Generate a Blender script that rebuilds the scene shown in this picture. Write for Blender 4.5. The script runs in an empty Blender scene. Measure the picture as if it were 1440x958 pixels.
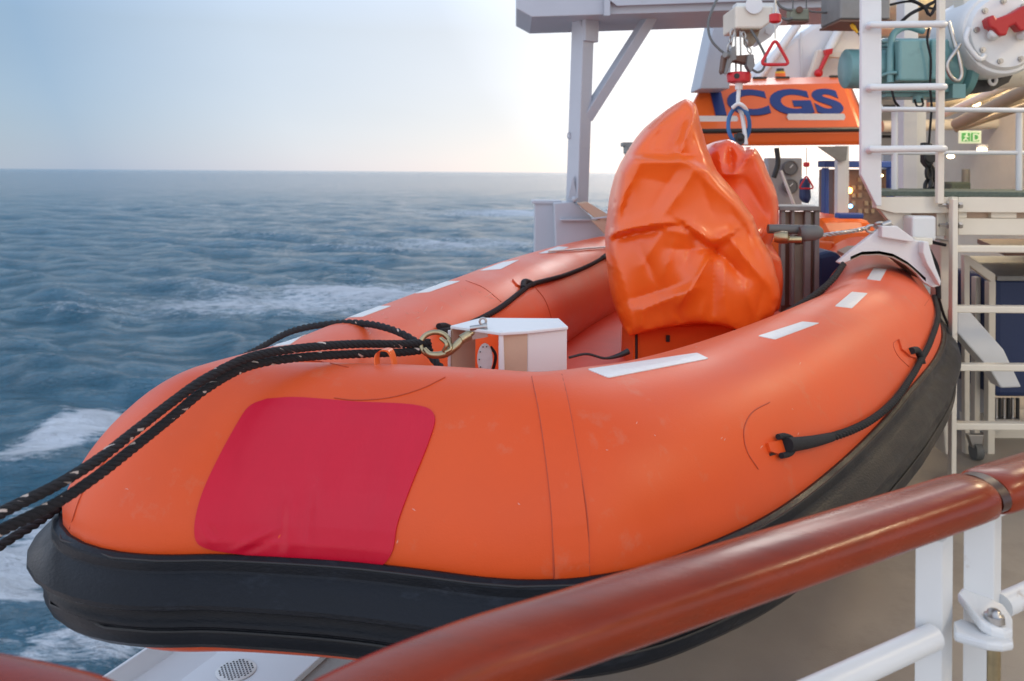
import bpy, bmesh, math, random
import numpy as np
from mathutils import Vector, Matrix
from mathutils.bvhtree import BVHTree
from mathutils.geometry import delaunay_2d_cdt
random.seed(4); rng = np.random.default_rng(7)
R = math.radians
scn = bpy.context.scene
col = scn.collection

# ------------------------------------------------------------------ camera
F, W, HGT, YH, ROLL, EYE = 1200.0, 1440.0, 958.0, 242.0, 0.007, 1.6
cam_d = bpy.data.cameras.new('camera'); cam = bpy.data.objects.new('camera', cam_d); col.objects.link(cam)
cam_d.sensor_width = 36; cam_d.lens = 30; cam_d.shift_y = -(HGT/2-YH)/W
cam_d.clip_start = 0.05; cam_d.clip_end = 60000
cam.matrix_world = Matrix.Translation((0, 0, EYE)) @ Matrix.Rotation(R(90), 4, 'X') @ Matrix.Rotation(ROLL, 4, 'Z')
cam_d.dof.use_dof = True; cam_d.dof.focus_distance = 2.3; cam_d.dof.aperture_fstop = 5.0
scn.camera = cam
SR, CR = math.sin(ROLL), math.cos(ROLL)

def P(px, py, d):
    """world point seen at a photo pixel, d metres ahead"""
    u, w = (px-W/2)/F, (YH-py)/F
    return Vector(((u*CR - w*SR)*d, d, EYE + (u*SR + w*CR)*d))

# ------------------------------------------------------------------ world and sun
SUN_AZ, SUN_EL = 24.0, 20.0      # degrees right of the view direction, elevation
world = bpy.data.worlds.new('World'); scn.world = world; world.use_nodes = True
nt = world.node_tree; nt.nodes.clear()
N = nt.nodes.new; L = nt.links.new
sky = N('ShaderNodeTexSky'); sky.sky_type = 'NISHITA'; sky.sun_disc = False
sky.sun_elevation = R(SUN_EL); sky.sun_rotation = R(SUN_AZ)
sky.air_density = 1.0; sky.dust_density = 0.5; sky.ozone_density = 2.0
bg1 = N('ShaderNodeBackground'); bg1.inputs[1].default_value = 0.02; L(sky.outputs[0], bg1.inputs[0])
tc = N('ShaderNodeTexCoord')
dot = N('ShaderNodeVectorMath'); dot.operation = 'DOT_PRODUCT'; L(tc.outputs['Generated'], dot.inputs[0])
sd = Vector((math.sin(R(SUN_AZ))*math.cos(R(SUN_EL)), math.cos(R(SUN_AZ))*math.cos(R(SUN_EL)), math.sin(R(SUN_EL))))
dot.inputs[1].default_value = sd
ramp = N('ShaderNodeValToRGB'); L(dot.outputs['Value'], ramp.inputs[0])
er = ramp.color_ramp; er.elements[0].position = 0.0; er.elements[0].color = (.86, .85, .88, 1)
er.elements[1].position = 1.0; er.elements[1].color = (1.0, .98, .95, 1)
for p, c in ((.22, (.86, .87, .93, 1)), (.42, (.36, .46, .62, 1)), (.54, (.23, .32, .42, 1)), (.60, (.21, .31, .44, 1)), (.75, (.42, .48, .56, 1)), (.87, (.52, .54, .58, 1)), (.95, (.84, .84, .86, 1))):
    e = er.elements.new(p); e.color = c
# softer, pinkish band along the horizon
sep = N('ShaderNodeSeparateXYZ'); L(tc.outputs['Generated'], sep.inputs[0])
hr = N('ShaderNodeValToRGB'); L(sep.outputs['Z'], hr.inputs[0])
hr.color_ramp.elements[0].position = 0.0; hr.color_ramp.elements[0].color = (1.12, 1.06, 1.10, 1)
hr.color_ramp.elements[1].position = .16; hr.color_ramp.elements[1].color = (1, 1, 1, 1)
e = hr.color_ramp.elements.new(.32); e.color = (1.2, 1.42, 1.7, 1)
e = hr.color_ramp.elements.new(.7); e.color = (.85, .95, 1.12, 1)
cl = N('ShaderNodeTexNoise'); cl.inputs['Scale'].default_value = 1.6; cl.inputs['Detail'].default_value = 4
mpn = N('ShaderNodeMapping'); mpn.inputs['Scale'].default_value = (1, 1, 4); L(tc.outputs['Generated'], mpn.inputs[0]); L(mpn.outputs[0], cl.inputs[0])
cr = N('ShaderNodeMapRange'); L(cl.outputs['Fac'], cr.inputs[0]); cr.inputs[1].default_value = .3; cr.inputs[2].default_value = .7; cr.inputs[3].default_value = .95; cr.inputs[4].default_value = 1.05
m1 = N('ShaderNodeMix'); m1.data_type = 'RGBA'; m1.blend_type = 'MULTIPLY'; m1.inputs[0].default_value = 1
L(ramp.outputs[0], m1.inputs[6]); L(hr.outputs[0], m1.inputs[7])
m2 = N('ShaderNodeVectorMath'); m2.operation = 'SCALE'; L(m1.outputs[2], m2.inputs[0]); L(cr.outputs[0], m2.inputs['Scale'])
bg2 = N('ShaderNodeBackground'); bg2.inputs[1].default_value = 0.95; L(m2.outputs[0], bg2.inputs[0])
ad = N('ShaderNodeAddShader'); L(bg1.outputs[0], ad.inputs[0]); L(bg2.outputs[0], ad.inputs[1])
wo = N('ShaderNodeOutputWorld'); L(ad.outputs[0], wo.inputs[0])

sun_d = bpy.data.lights.new('sun', 'SUN'); sun = bpy.data.objects.new('sun', sun_d); col.objects.link(sun)
sun_d.energy = 0.5; sun_d.angle = R(20); sun_d.color = (1, .93, .85)
sun.rotation_euler = sd.to_track_quat('Z', 'Y').to_euler()

scn.view_settings.view_transform = 'Standard'; scn.view_settings.look = 'None'
scn.view_settings.exposure = 0.28; scn.view_settings.gamma = 1

# ------------------------------------------------------------------ materials
def mat(name, c, rough=.5, metal=0, var=.0, vscale=8, bump=0, bscale=40, spec=.5, coat=0, dirt=None, dscale=3, dlo=.55, dhi=.72, rvar=0, emit=None, es=0, stretch=None, sheen=0):
    m = bpy.data.materials.new(name); m.use_nodes = True
    t = m.node_tree; b = t.nodes['Principled BSDF']; n = t.nodes.new; l = t.links.new
    b.inputs['Base Color'].default_value = (*c, 1); b.inputs['Roughness'].default_value = rough
    b.inputs['Metallic'].default_value = metal; b.inputs['Specular IOR Level'].default_value = spec
    b.inputs['Coat Weight'].default_value = coat
    co = n('ShaderNodeTexCoord'); src = co.outputs['Object']
    if stretch:
        mp = n('ShaderNodeMapping'); mp.inputs['Scale'].default_value = stretch; l(src, mp.inputs[0]); src = mp.outputs[0]
    out = None
    if var or rvar:
        no = n('ShaderNodeTexNoise'); no.inputs['Scale'].default_value = vscale; no.inputs['Detail'].default_value = 6; no.inputs['Roughness'].default_value = .62
        l(src, no.inputs[0])
    if var:
        mr = n('ShaderNodeMapRange'); l(no.outputs['Fac'], mr.inputs[0]); mr.inputs[1].default_value = .25; mr.inputs[2].default_value = .75
        mr.inputs[3].default_value = 1-var; mr.inputs[4].default_value = 1+var
        sc = n('ShaderNodeVectorMath'); sc.operation = 'SCALE'; sc.inputs[0].default_value = c; l(mr.outputs[0], sc.inputs['Scale']); out = sc.outputs[0]
    if rvar:
        mr = n('ShaderNodeMapRange'); l(no.outputs['Fac'], mr.inputs[0]); mr.inputs[1].default_value = .3; mr.inputs[2].default_value = .7
        mr.inputs[3].default_value = max(.03, rough-rvar); mr.inputs[4].default_value = rough+rvar; l(mr.outputs[0], b.inputs['Roughness'])
    if dirt:
        dn = n('ShaderNodeTexNoise'); dn.inputs['Scale'].default_value = dscale; dn.inputs['Detail'].default_value = 9; dn.inputs['Roughness'].default_value = .7
        l(src, dn.inputs[0])
        mr = n('ShaderNodeMapRange'); l(dn.outputs['Fac'], mr.inputs[0]); mr.inputs[1].default_value = dlo; mr.inputs[2].default_value = dhi
        mx = n('ShaderNodeMix'); mx.data_type = 'RGBA'; l(mr.outputs[0], mx.inputs[0])
        if out: l(out, mx.inputs[6])
        else: mx.inputs[6].default_value = (*c, 1)
        mx.inputs[7].default_value = (*dirt, 1); out = mx.outputs[2]
    if out: l(out, b.inputs['Base Color'])
    if bump:
        bn = n('ShaderNodeTexNoise'); bn.inputs['Scale'].default_value = bscale; bn.inputs['Detail'].default_value = 5; l(src, bn.inputs[0])
        bu = n('ShaderNodeBump'); bu.inputs['Strength'].default_value = bump; bu.inputs['Distance'].default_value = .01
        l(bn.outputs['Fac'], bu.inputs['Height']); l(bu.outputs[0], b.inputs['Normal'])
    if sheen:
        b.inputs['Sheen Weight'].default_value = sheen; b.inputs['Sheen Roughness'].default_value = .45
    if emit:
        b.inputs['Emission Color'].default_value = (*emit, 1); b.inputs['Emission Strength'].default_value = es
    return m
M = dict(
    tube=mat('orange_rubber', (.71, .078, .006), .42, spec=.40, sheen=.05, var=.07, vscale=2.2, bump=.07, bscale=300, rvar=.07, dirt=(.62, .16, .08), dscale=11, dlo=.58, dhi=.82),
    tube_in=mat('red_orange_rubber', (.72, .06, .02), .5, var=.06),
    seam=mat('seam_glue', (.46, .06, .02), .6),
    patch=mat('crimson_patch', (.58, .005, .028), .36, spec=.32, var=.08, vscale=3, bump=.35, bscale=7, rvar=.06, stretch=(1.6, 1, .6)),
    rubber=mat('black_rubber', (.006, .008, .012), .42, var=.25, vscale=5, bump=.14, bscale=90, rvar=.12, spec=.24, dirt=(.026, .032, .044), dscale=7, dlo=.58, dhi=.78, stretch=(1, 1, 3)),
    strip=mat('reflective_tape', (.70, .70, .68), .35, var=.06, vscale=60, bump=.1, bscale=250),
    rope=mat('black_rope', (.014, .014, .016), .8, bump=.6, bscale=600),
    fleck=mat('rope_fleck', (.50, .42, .36), .8),
    white=mat('white_paint', (.68, .70, .70), .38, var=.04, vscale=5, bump=.03, bscale=60, dirt=(.36, .27, .19), dscale=13, dlo=.66, dhi=.80),
    cream=mat('cream_paint', (.70, .66, .56), .42, var=.05, vscale=4, dirt=(.34, .24, .15), dscale=12, dlo=.64, dhi=.80),
    davit=mat('davit_backlit_white', (.40, .43, .48), .42, var=.05, vscale=4, dirt=(.32, .30, .28), dscale=5, dlo=.6, dhi=.85),  # white davit paint with its backlit blue-grey shade put into the colour
    plate=mat('white_panel', (.68, .69, .70), .33, var=.03, vscale=2),
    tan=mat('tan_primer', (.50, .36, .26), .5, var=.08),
    vinyl=mat('orange_vinyl', (.82, .13, .014), .31, var=.06, vscale=3, bump=.06, bscale=16, coat=.12, rvar=.05),
    vinyl2=mat('orange_red_vinyl', (.80, .095, .014), .28, var=.05, bump=.04, bscale=10, coat=.3),
    orange=mat('orange_gelcoat', (.74, .13, .02), .3, var=.05, vscale=3, dirt=(.50, .12, .04), dscale=5, dlo=.62, dhi=.85),
    navy=mat('navy_letters', (.012, .03, .15), .4, var=.1),
    bluecloth=mat('navy_canvas', (.012, .03, .10), .55, bump=.3, bscale=12),
    blue=mat('blue_sling', (.04, .14, .34), .7, bump=.4, bscale=300),
    bluepaint=mat('blue_frame', (.02, .07, .32), .45),
    green=mat('teal_paint', (.16, .33, .33), .36, var=.07, vscale=7, bump=.05, dirt=(.08, .18, .18), dscale=8, dlo=.6, dhi=.85),
    red=mat('red_plastic', (.55, .012, .02), .35),
    redpaint=mat('red_paint', (.42, .012, .015), .4, bump=.1),
    steel=mat('steel', (.45, .44, .42), .35, 1, var=.1, bump=.05),
    grey=mat('grey_metal', (.22, .22, .21), .5, .3, var=.15, vscale=9),
    dark=mat('dark_metal', (.03, .03, .03), .5, .3, bump=.1),
    brown=mat('brown_wood', (.13, .065, .04), .5, var=.2),
    brownpanel=mat('brown_panel', (.20, .13, .10), .5, var=.2, vscale=12),
    brass=mat('worn_brass', (.42, .34, .20), .32, .9, var=.2, vscale=40, bump=.1),
    hose=mat('grey_hose', (.12, .125, .12), .55),
    wood=mat('varnished_mahogany', (.23, .027, .005), .27, spec=.28, var=.2, vscale=6, bump=.05, bscale=25, coat=.08, stretch=(.6, 1.6, 4), rvar=.06, dirt=(.16, .03, .012), dscale=9, dlo=.5, dhi=.8),
    endcap=mat('dark_bronze_cap', (.05, .02, .015), .35),
    deck=mat('deck_coating', (.33, .30, .26), .55, var=.10, vscale=3, bump=.15, bscale=160, dirt=(.22, .20, .17), dscale=2.2, dlo=.5, dhi=.8, rvar=.08),
    grating=mat('green_nonslip', (.09, .12, .10), .8, var=.3, vscale=60, bump=.5, bscale=120),
    wall=mat('ship_wall', (.60, .57, .50), .5, var=.05),
    signgreen=mat('sign_green', (.10, .42, .10), .5, emit=(.2, .8, .2), es=.15),
    signwhite=mat('sign_white', (.75, .8, .6), .5, emit=(.8, .9, .6), es=.3),
    lamp=mat('lamp_glass', (1, .8, .5), .5, emit=(1, .78, .42), es=9),
    orangelamp=mat('orange_lamp', (1, .4, .1), .5, emit=(1, .36, .07), es=14),
    bluelamp=mat('blue_lamp', (.2, .5, 1), .5, emit=(.15, .55, 1), es=9),
    yellow=mat('yellow_plastic', (.75, .45, .02), .4),
    dial=mat('dial_face', (.13, .13, .13), .4),
    panel=mat('grey_panel', (.30, .30, .31), .45, var=.08),
    curtain=mat('beige_panel', (.33, .27, .19), .6, var=.1),
)
def rope_flecked():
    return [M['rope'], M['fleck']]

# ------------------------------------------------------------------ mesh building
ORG = {}
def children_base(parent):
    return ORG[parent.name] if parent else None
class MB:
    def __init__(s): s.v = []; s.f = []; s.m = []; s.sm = []
    def add(s, vs, fs, mi=0, smooth=False):
        o = len(s.v); s.v += [Vector(v) for v in vs]
        for f in fs: s.f.append([o+i for i in f]); s.m.append(mi); s.sm.append(smooth)
        return s
    def box(s, c, size, rot=None, mi=0):
        c = Vector(c); hx, hy, hz = [k/2 for k in size]
        vs = [Vector((x, y, z)) for x in (-hx, hx) for y in (-hy, hy) for z in (-hz, hz)]
        if rot is not None: vs = [rot @ v for v in vs]
        return s.add([c+v for v in vs], [(0, 1, 3, 2), (4, 6, 7, 5), (0, 4, 5, 1), (2, 3, 7, 6), (0, 2, 6, 4), (1, 5, 7, 3)], mi)
    def pbox(s, x0, y0, x1, y1, d, t, mi=0):
        """box whose front face fills a photo rectangle at distance d; depth t"""
        a = P(x0, y0, d); b = P(x1, y1, d)
        return s.box(((a.x+b.x)/2, d+t/2, (a.z+b.z)/2), (abs(b.x-a.x), t, abs(a.z-b.z)), None, mi)
    def prism(s, pts, d, t, mi=0, dvec=None):
        """outline given in photo pixels at distance d, extruded t metres away"""
        fr = [P(x, y, d) for x, y in pts]
        dv = Vector(dvec) if dvec else Vector((0, t, 0))
        bk = [p+dv for p in fr]; n = len(pts)
        return s.add(fr+bk, [list(range(n)), list(range(2*n-1, n-1, -1))]+[(i, n+i, n+(i+1) % n, (i+1) % n) for i in range(n)], mi)
    def tube(s, pts, r, seg=12, mi=0, closed=False, caps=True, smooth=True):
        pts = [Vector(p) for p in pts]; n = len(pts)
        rs = r if isinstance(r, (list, tuple)) else [r]*n
        T = []
        for i in range(n):
            if closed: t = pts[(i+1) % n]-pts[i-1]
            else: t = pts[min(i+1, n-1)]-pts[max(i-1, 0)]
            T.append(t.normalized())
        u = T[0].orthogonal().normalized(); vs = []
        for i in range(n):
            u = (u - T[i]*u.dot(T[i])).normalized(); w = T[i].cross(u)
            for k in range(seg):
                a = 2*math.pi*k/seg
                vs.append(pts[i]+(u*math.cos(a)+w*math.sin(a))*rs[i])
        fs = []
        for i in range(n if closed else n-1):
            j = (i+1) % n
            for k in range(seg):
                fs.append((i*seg+k, i*seg+(k+1) % seg, j*seg+(k+1) % seg, j*seg+k))
        s.add(vs, fs, mi, smooth)
        if caps and not closed:
            s.add(vs[:seg], [list(range(seg-1, -1, -1))], mi); s.add(vs[-seg:], [list(range(seg))], mi)
        return s
    def cyl(s, a, b, r, r2=None, seg=20, mi=0): return s.tube([a, b], [r, r if r2 is None else r2], seg, mi)
    def lathe(s, c, axis, prof, seg=28, mi=0):
        """prof: list of (offset along axis, radius)"""
        ax = Vector(axis).normalized(); u = ax.orthogonal().normalized(); w = ax.cross(u); c = Vector(c)
        vs = []
        for h, r in prof:
            for k in range(seg):
                a = 2*math.pi*k/seg; vs.append(c+ax*h+(u*math.cos(a)+w*math.sin(a))*max(r, 1e-5))
        fs = [(i*seg+k, i*seg+(k+1) % seg, (i+1)*seg+(k+1) % seg, (i+1)*seg+k) for i in range(len(prof)-1) for k in range(seg)]
        return s.add(vs, fs, mi, True)
    def ball(s, c, r, sz=1, mi=0, seg=16):
        return s.lathe(c, (0, 0, 1), [(-r*sz*math.cos(math.pi*i/10), r*math.sin(math.pi*i/10)) for i in range(11)], seg, mi)
    def split(s):
        par = {}
        def find(a):
            while par[a] != a: par[a] = par[par[a]]; a = par[a]
            return a
        key = [tuple(round(c, 5) for c in v) for v in s.v]
        for k in key: par.setdefault(k, k)
        for f in s.f:
            r0 = find(key[f[0]])
            for i in f[1:]: par[find(key[i])] = r0
        out = {}
        for f, mi, sm in zip(s.f, s.m, s.sm):
            q = out.setdefault(find(key[f[0]]), (MB(), {}))
            idx = []
            for i in f:
                if i not in q[1]: q[1][i] = len(q[0].v); q[0].v.append(s.v[i])
                idx.append(q[1][i])
            q[0].f.append(idx); q[0].m.append(mi); q[0].sm.append(sm)
        return [q[0] for q in out.values()]
    def build_each(s, *a, **k): return [q.build(*a, **k) for q in s.split()][0]
    def build(s, name, m, parent=None, bevel=0, label=None, cat=None, group=None, kind=None, sub=0, auto=None):
        me = bpy.data.meshes.new(name)
        if parent: org = ORG[parent.name]
        else:
            xs = [v.x for v in s.v]; ys = [v.y for v in s.v]; zs = [v.z for v in s.v]
            org = Vector(((min(xs)+max(xs))/2, (min(ys)+max(ys))/2, min(zs)))
        me.from_pydata([v-org for v in s.v], [], s.f)
        me.polygons.foreach_set('material_index', s.m); me.polygons.foreach_set('use_smooth', s.sm)
        for k in (m if isinstance(m, list) else [m]): me.materials.append(k)
        bm = bmesh.new(); bm.from_mesh(me); bmesh.ops.recalc_face_normals(bm, faces=bm.faces)
        bm.to_mesh(me); bm.free()
        if any(s.sm): me.set_sharp_from_angle(angle=R(auto or 50))
        o = bpy.data.objects.new(name, me); col.objects.link(o)
        if parent: o.parent = parent
        else: o.location = org
        ORG[o.name] = org
        if bevel:
            b = o.modifiers.new('bevel', 'BEVEL'); b.width = bevel; b.segments = 2; b.limit_method = 'ANGLE'; b.angle_limit = R(40)
        if label: o['label'] = label
        if cat: o['category'] = cat
        if group: o['group'] = group
        if kind: o['kind'] = kind
        return o
def thing(name, label, cat, loc, group=None):
    o = bpy.data.objects.new(name, None); o.empty_display_size = .1; col.objects.link(o); o.location = loc
    o['label'] = label; o['category'] = cat
    if group: o['group'] = group
    ORG[o.name] = Vector(loc); return o
def copy_tree(o, parent=None, shift=None):
    c = o.copy(); col.objects.link(c)
    if parent: c.parent = parent
    if shift is not None: c.location = o.location+Vector(shift)
    for ch in [x for x in bpy.data.objects if x.parent == o]: copy_tree(ch, c)
    return c
def cr_spline(pts, n, closed=False):
    """Catmull-Rom through pts (vectors of any size), n samples, roughly even spacing"""
    p = np.array([list(q) for q in pts], float)
    p = np.vstack([2*p[0]-p[1], p, 2*p[-1]-p[-2]])
    out = []
    for i in range(1, len(p)-2):
        for t in np.linspace(0, 1, 40, endpoint=False):
            a, b, c, d = p[i-1], p[i], p[i+1], p[i+2]
            out.append(.5*((2*b)+(-a+c)*t+(2*a-5*b+4*c-d)*t*t+(-a+3*b-3*c+d)*t**3))
    out.append(p[-2]); out = np.array(out)
    seg = np.r_[0, np.cumsum(np.linalg.norm(np.diff(out[:, :3], axis=0), axis=1))]
    s = np.linspace(0, seg[-1], n)
    return np.stack([np.interp(s, seg, out[:, k]) for k in range(out.shape[1])], 1)
def SP(pts, n): return [Vector(q) for q in cr_spline(pts, n)]
def PP(lst): return [P(*q) for q in lst]

# ------------------------------------------------------------------ sea
SEA = EYE-12.0
def make_sea():
    nr, na = 1050, 1150
    rad = np.geomspace(7, 45000, nr); ang = np.radians(np.linspace(-70, 75, na))
    Rr, A = np.meshgrid(rad, ang, indexing='ij')
    X = Rr*np.sin(A); Y = Rr*np.cos(A)
    sp = Rr*0.0085*1.2
    Z = np.zeros_like(X); DX = np.zeros_like(X); DY = np.zeros_like(X)
    base = R(252)
    for i in range(120):
        lam = float(np.exp(rng.uniform(np.log(.5), np.log(16))))
        th = base + rng.normal(0, .55); k = 2*math.pi/lam
        amp = lam*0.0064*rng.uniform(.5, 1.3)*(1 if lam < 7 else .7)
        ph = rng.uniform(0, 6.28)
        fade = np.clip((lam/(2.2*sp)-1), 0, 1)
        arg = k*(X*math.cos(th)+Y*math.sin(th))+ph+.8*np.sin(X*.021+i)+.8*np.cos(Y*.017-i*2)
        s_, c_ = np.sin(arg), np.cos(arg)
        Z += amp*fade*c_; DX -= .8*amp*fade*s_*math.cos(th); DY -= .8*amp*fade*s_*math.sin(th)
    foam_glint = np.zeros_like(X)
    def blob(px, py, wx, wy, a, rot=0):
        # soft elongated patch, centred where that pixel meets the water; sizes in metres
        d = 12*F/(py-YH); x0 = (px-W/2)/F*d
        dx, dy = X-x0, Y-d; c, s = math.cos(rot), math.sin(rot)
        return a*np.exp(-(((dx*c+dy*s)/wx)**2+((-dx*s+dy*c)/wy)**2))
    for b in ((110, 608, 2.2, 3.0, 1.0, .3), (150, 590, 1.5, 2.0, .8, .4), (45, 640, 1.6, 2.4, .75, 0), (100, 715, 1.1, 3.2, .95, -.4), (30, 810, 1.6, 2.2, 1.1, 0),
              (75, 770, 1.3, 1.8, 1.0, 0), (160, 925, 2.5, 1.2, .75, .2), (15, 855, 1.6, .8, .8, 0), (640, 345, 22, 14, .64, .4), (560, 410, 16, 10, .55, .3), (420, 430, 20, 10, .42, 0), (250, 400, 22, 10, .22, 0), (330, 330, 60, 25, .24, 0),  # farther blobs also paint the wake's broad light glints, besides white water
              (690, 300, 34, 34, .56, .4), (200, 440, 14, 6, .2, 0), (850, 300, 30, 30, .5, .4), (860, 262, 90, 120, .3, .5)):
        foam_glint += blob(*b[:5], rot=b[5])
    foam_glint += .16*np.clip(Z/.35, 0, 1)
    co = np.stack([X+DX, Y+DY, Z], -1).reshape(-1, 3)
    me = bpy.data.meshes.new('sea'); me.vertices.add(nr*na); me.vertices.foreach_set('co', co.astype(np.float32).ravel())
    i = np.arange((nr-1)*(na-1)); r_, a_ = i//(na-1), i % (na-1); b0 = r_*na+a_
    quads = np.stack([b0, b0+na, b0+na+1, b0+1], 1).astype(np.int32)
    me.loops.add(quads.size); me.loops.foreach_set('vertex_index', quads.ravel())
    me.polygons.add(len(quads)); me.polygons.foreach_set('loop_start', (np.arange(len(quads))*4).astype(np.int32))
    me.polygons.foreach_set('use_smooth', np.ones(len(quads), bool)); me.update(calc_edges=True)
    at = me.attributes.new('foam_glint', 'FLOAT', 'POINT'); at.data.foreach_set('value', foam_glint.astype(np.float32).ravel())
    o = bpy.data.objects.new('sea', me); col.objects.link(o); o.location = (0, 0, SEA); o['kind'] = 'structure'
    m = bpy.data.materials.new('sea_water'); m.use_nodes = True; t = m.node_tree; b = t.nodes['Principled BSDF']; n = t.nodes.new; l = t.links.new
    b.inputs['Roughness'].default_value = .08; b.inputs['IOR'].default_value = 1.45; b.inputs['Specular IOR Level'].default_value = .5
    tcx = n('ShaderNodeTexCoord')
    n1 = n('ShaderNodeTexNoise'); n1.inputs['Scale'].default_value = 1.1; n1.inputs['Detail'].default_value = 10; n1.inputs['Roughness'].default_value = .70
    mp = n('ShaderNodeMapping'); mp.inputs['Rotation'].default_value = (0, 0, R(-8)); mp.inputs['Scale'].default_value = (.38, 1, 1)
    l(tcx.outputs['Object'], mp.inputs[0]); l(mp.outputs[0], n1.inputs[0])
    n3 = n('ShaderNodeTexNoise'); n3.inputs['Scale'].default_value = .12; n3.inputs['Detail'].default_value = 8; n3.inputs['Roughness'].default_value = .6; l(mp.outputs[0], n3.inputs[0])
    n5 = n('ShaderNodeTexNoise'); n5.inputs['Scale'].default_value = .028; n5.inputs['Detail'].default_value = 9; n5.inputs['Roughness'].default_value = .62; l(mp.outputs[0], n5.inputs[0])
    bu5 = n('ShaderNodeBump'); bu5.inputs['Strength'].default_value = 1; bu5.inputs['Distance'].default_value = 9; l(n5.outputs['Fac'], bu5.inputs['Height'])
    bu0 = n('ShaderNodeBump'); bu0.inputs['Strength'].default_value = .9; bu0.inputs['Distance'].default_value = 2.4; l(n3.outputs['Fac'], bu0.inputs['Height']); l(bu5.outputs[0], bu0.inputs['Normal'])
    n4 = n('ShaderNodeTexNoise'); n4.inputs['Scale'].default_value = .38; n4.inputs['Detail'].default_value = 8; n4.inputs['Roughness'].default_value = .62; l(mp.outputs[0], n4.inputs[0])
    bu4 = n('ShaderNodeBump'); bu4.inputs['Strength'].default_value = 1; bu4.inputs['Distance'].default_value = 3.8; pw4 = n('ShaderNodeMath'); pw4.operation = 'POWER'; pw4.inputs[1].default_value = 3.5; l(n4.outputs['Fac'], pw4.inputs[0]); l(pw4.outputs[0], bu4.inputs['Height']); l(bu0.outputs[0], bu4.inputs['Normal'])
    bu = n('ShaderNodeBump'); bu.inputs['Strength'].default_value = .8; bu.inputs['Distance'].default_value = 1.1
    pw1 = n('ShaderNodeMath'); pw1.operation = 'POWER'; pw1.inputs[1].default_value = 3.5; l(n1.outputs['Fac'], pw1.inputs[0])
    l(pw1.outputs[0], bu.inputs['Height']); l(bu4.outputs[0], bu.inputs['Normal']); l(bu.outputs[0], b.inputs['Normal'])
    fa = n('ShaderNodeAttribute'); fa.attribute_name = 'foam_glint'
    n2 = n('ShaderNodeTexNoise'); n2.inputs['Scale'].default_value = 2.4; n2.inputs['Detail'].default_value = 12; n2.inputs['Roughness'].default_value = .72; l(mp.outputs[0], n2.inputs[0])
    ad_ = n('ShaderNodeMath'); ad_.operation = 'MULTIPLY_ADD'; l(n2.outputs['Fac'], ad_.inputs[0]); ad_.inputs[1].default_value = 2.2; l(fa.outputs['Fac'], ad_.inputs[2])
    mr = n('ShaderNodeMapRange'); l(ad_.outputs[0], mr.inputs[0]); mr.inputs[1].default_value = 1.58; mr.inputs[2].default_value = 1.95
    mx = n('ShaderNodeMix'); mx.data_type = 'RGBA'; l(mr.outputs[0], mx.inputs[0]); mx.inputs[6].default_value = (.016, .125, .195, 1); mx.inputs[7].default_value = (.72, .76, .80, 1)
    l(mx.outputs[2], b.inputs['Base Color'])
    mr2 = n('ShaderNodeMapRange'); l(mr.outputs[0], mr2.inputs[0]); mr2.inputs[3].default_value = .08; mr2.inputs[4].default_value = .8; l(mr2.outputs[0], b.inputs['Roughness'])
    me.materials.append(m)
make_sea()

# ------------------------------------------------------------------ ship: deck, overhead
def deck_edge(y): return -1.15+(y-2.8)*.404
DIR = Vector((math.sin(R(22)), math.cos(R(22)), 0))       # ship's fore-and-aft direction
mb = MB()
e = [(deck_edge(-2.5)+.42, -2.5), (10.0, -2.5), (10.0, 17), (deck_edge(17)+.42, 17)]
mb.add([(x, y, 0) for x, y in e]+[(x, y, -.35) for x, y in e], [(0, 1, 2, 3), (7, 6, 5, 4), (0, 4, 5, 1), (1, 5, 6, 2), (2, 6, 7, 3), (3, 7, 4, 0)])
mb.build('deck_floor', M['deck'], kind='structure')
mb = MB(); mb.box((7.0, 4.5, 3.32), (6.6, 15, .14)); 
mb.build('overhead_deck', M['cream'], kind='structure')
mb = MB(); x0 = deck_edge(-2.5)+.38; x1 = deck_edge(17)+.38
n_ = Vector((math.cos(R(22)), -math.sin(R(22)), 0))
mb.add([(x0, -2.5, -.36), (x1, 17, -.36), (x1, 17, -10.3), (x0, -2.5, -10.3)]+[(x0+.3, -2.5, -.36), (x1+.3, 17, -.36), (x1+.3, 17, -10.3), (x0+.3, -2.5, -10.3)],
       [(0, 1, 2, 3), (4, 7, 6, 5), (0, 3, 7, 4), (1, 5, 6, 2), (0, 4, 5, 1), (2, 6, 7, 3)])
mb.build('ship_hull_side', M['white'], kind='structure')

# ------------------------------------------------------------------ inflatable boat
TR = .27; TZ = EYE-.70
ctr = [(1.25, 7.0, TZ), (.80, 6.1, TZ), (.35, 5.1, TZ), (.03, 4.2, TZ), (-.13, 3.65, TZ), (-.31, 3.05, TZ), (-.46, 2.6, TZ-.005), (-.565, 2.3, TZ-.015), (-.665, 2.10, TZ-.018), (-.725, 1.99, TZ-.02), (-.71, 1.92, TZ-.02), (-.55, 1.912, TZ-.014),
       (-.27, 1.865, TZ-.005), (-.06, 1.81, TZ), (.06, 1.785, TZ), (.20, 1.87, TZ-.005), (.41, 2.07, TZ-.015), (.735, 2.475, TZ-.02), (1.125, 3.03, TZ-.025), (1.48, 3.57, TZ-.025), (1.76, 4.1, TZ-.02), (2.10, 4.95, TZ-.02), (2.42, 5.9, TZ)]
NP = 1000; KP = NP/420
path = cr_spline(ctr, NP)
for _ in range(22): path[1:-1] = (path[:-2]+2*path[1:-1]+path[2:])/4
tan_ = np.gradient(path, axis=0); tan_ /= np.linalg.norm(tan_, axis=1)[:, None]
nor = np.stack([tan_[:, 1], -tan_[:, 0], 0*tan_[:, 0]], 1)
ISW = int(np.argmin(path[:, 1]))
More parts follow.
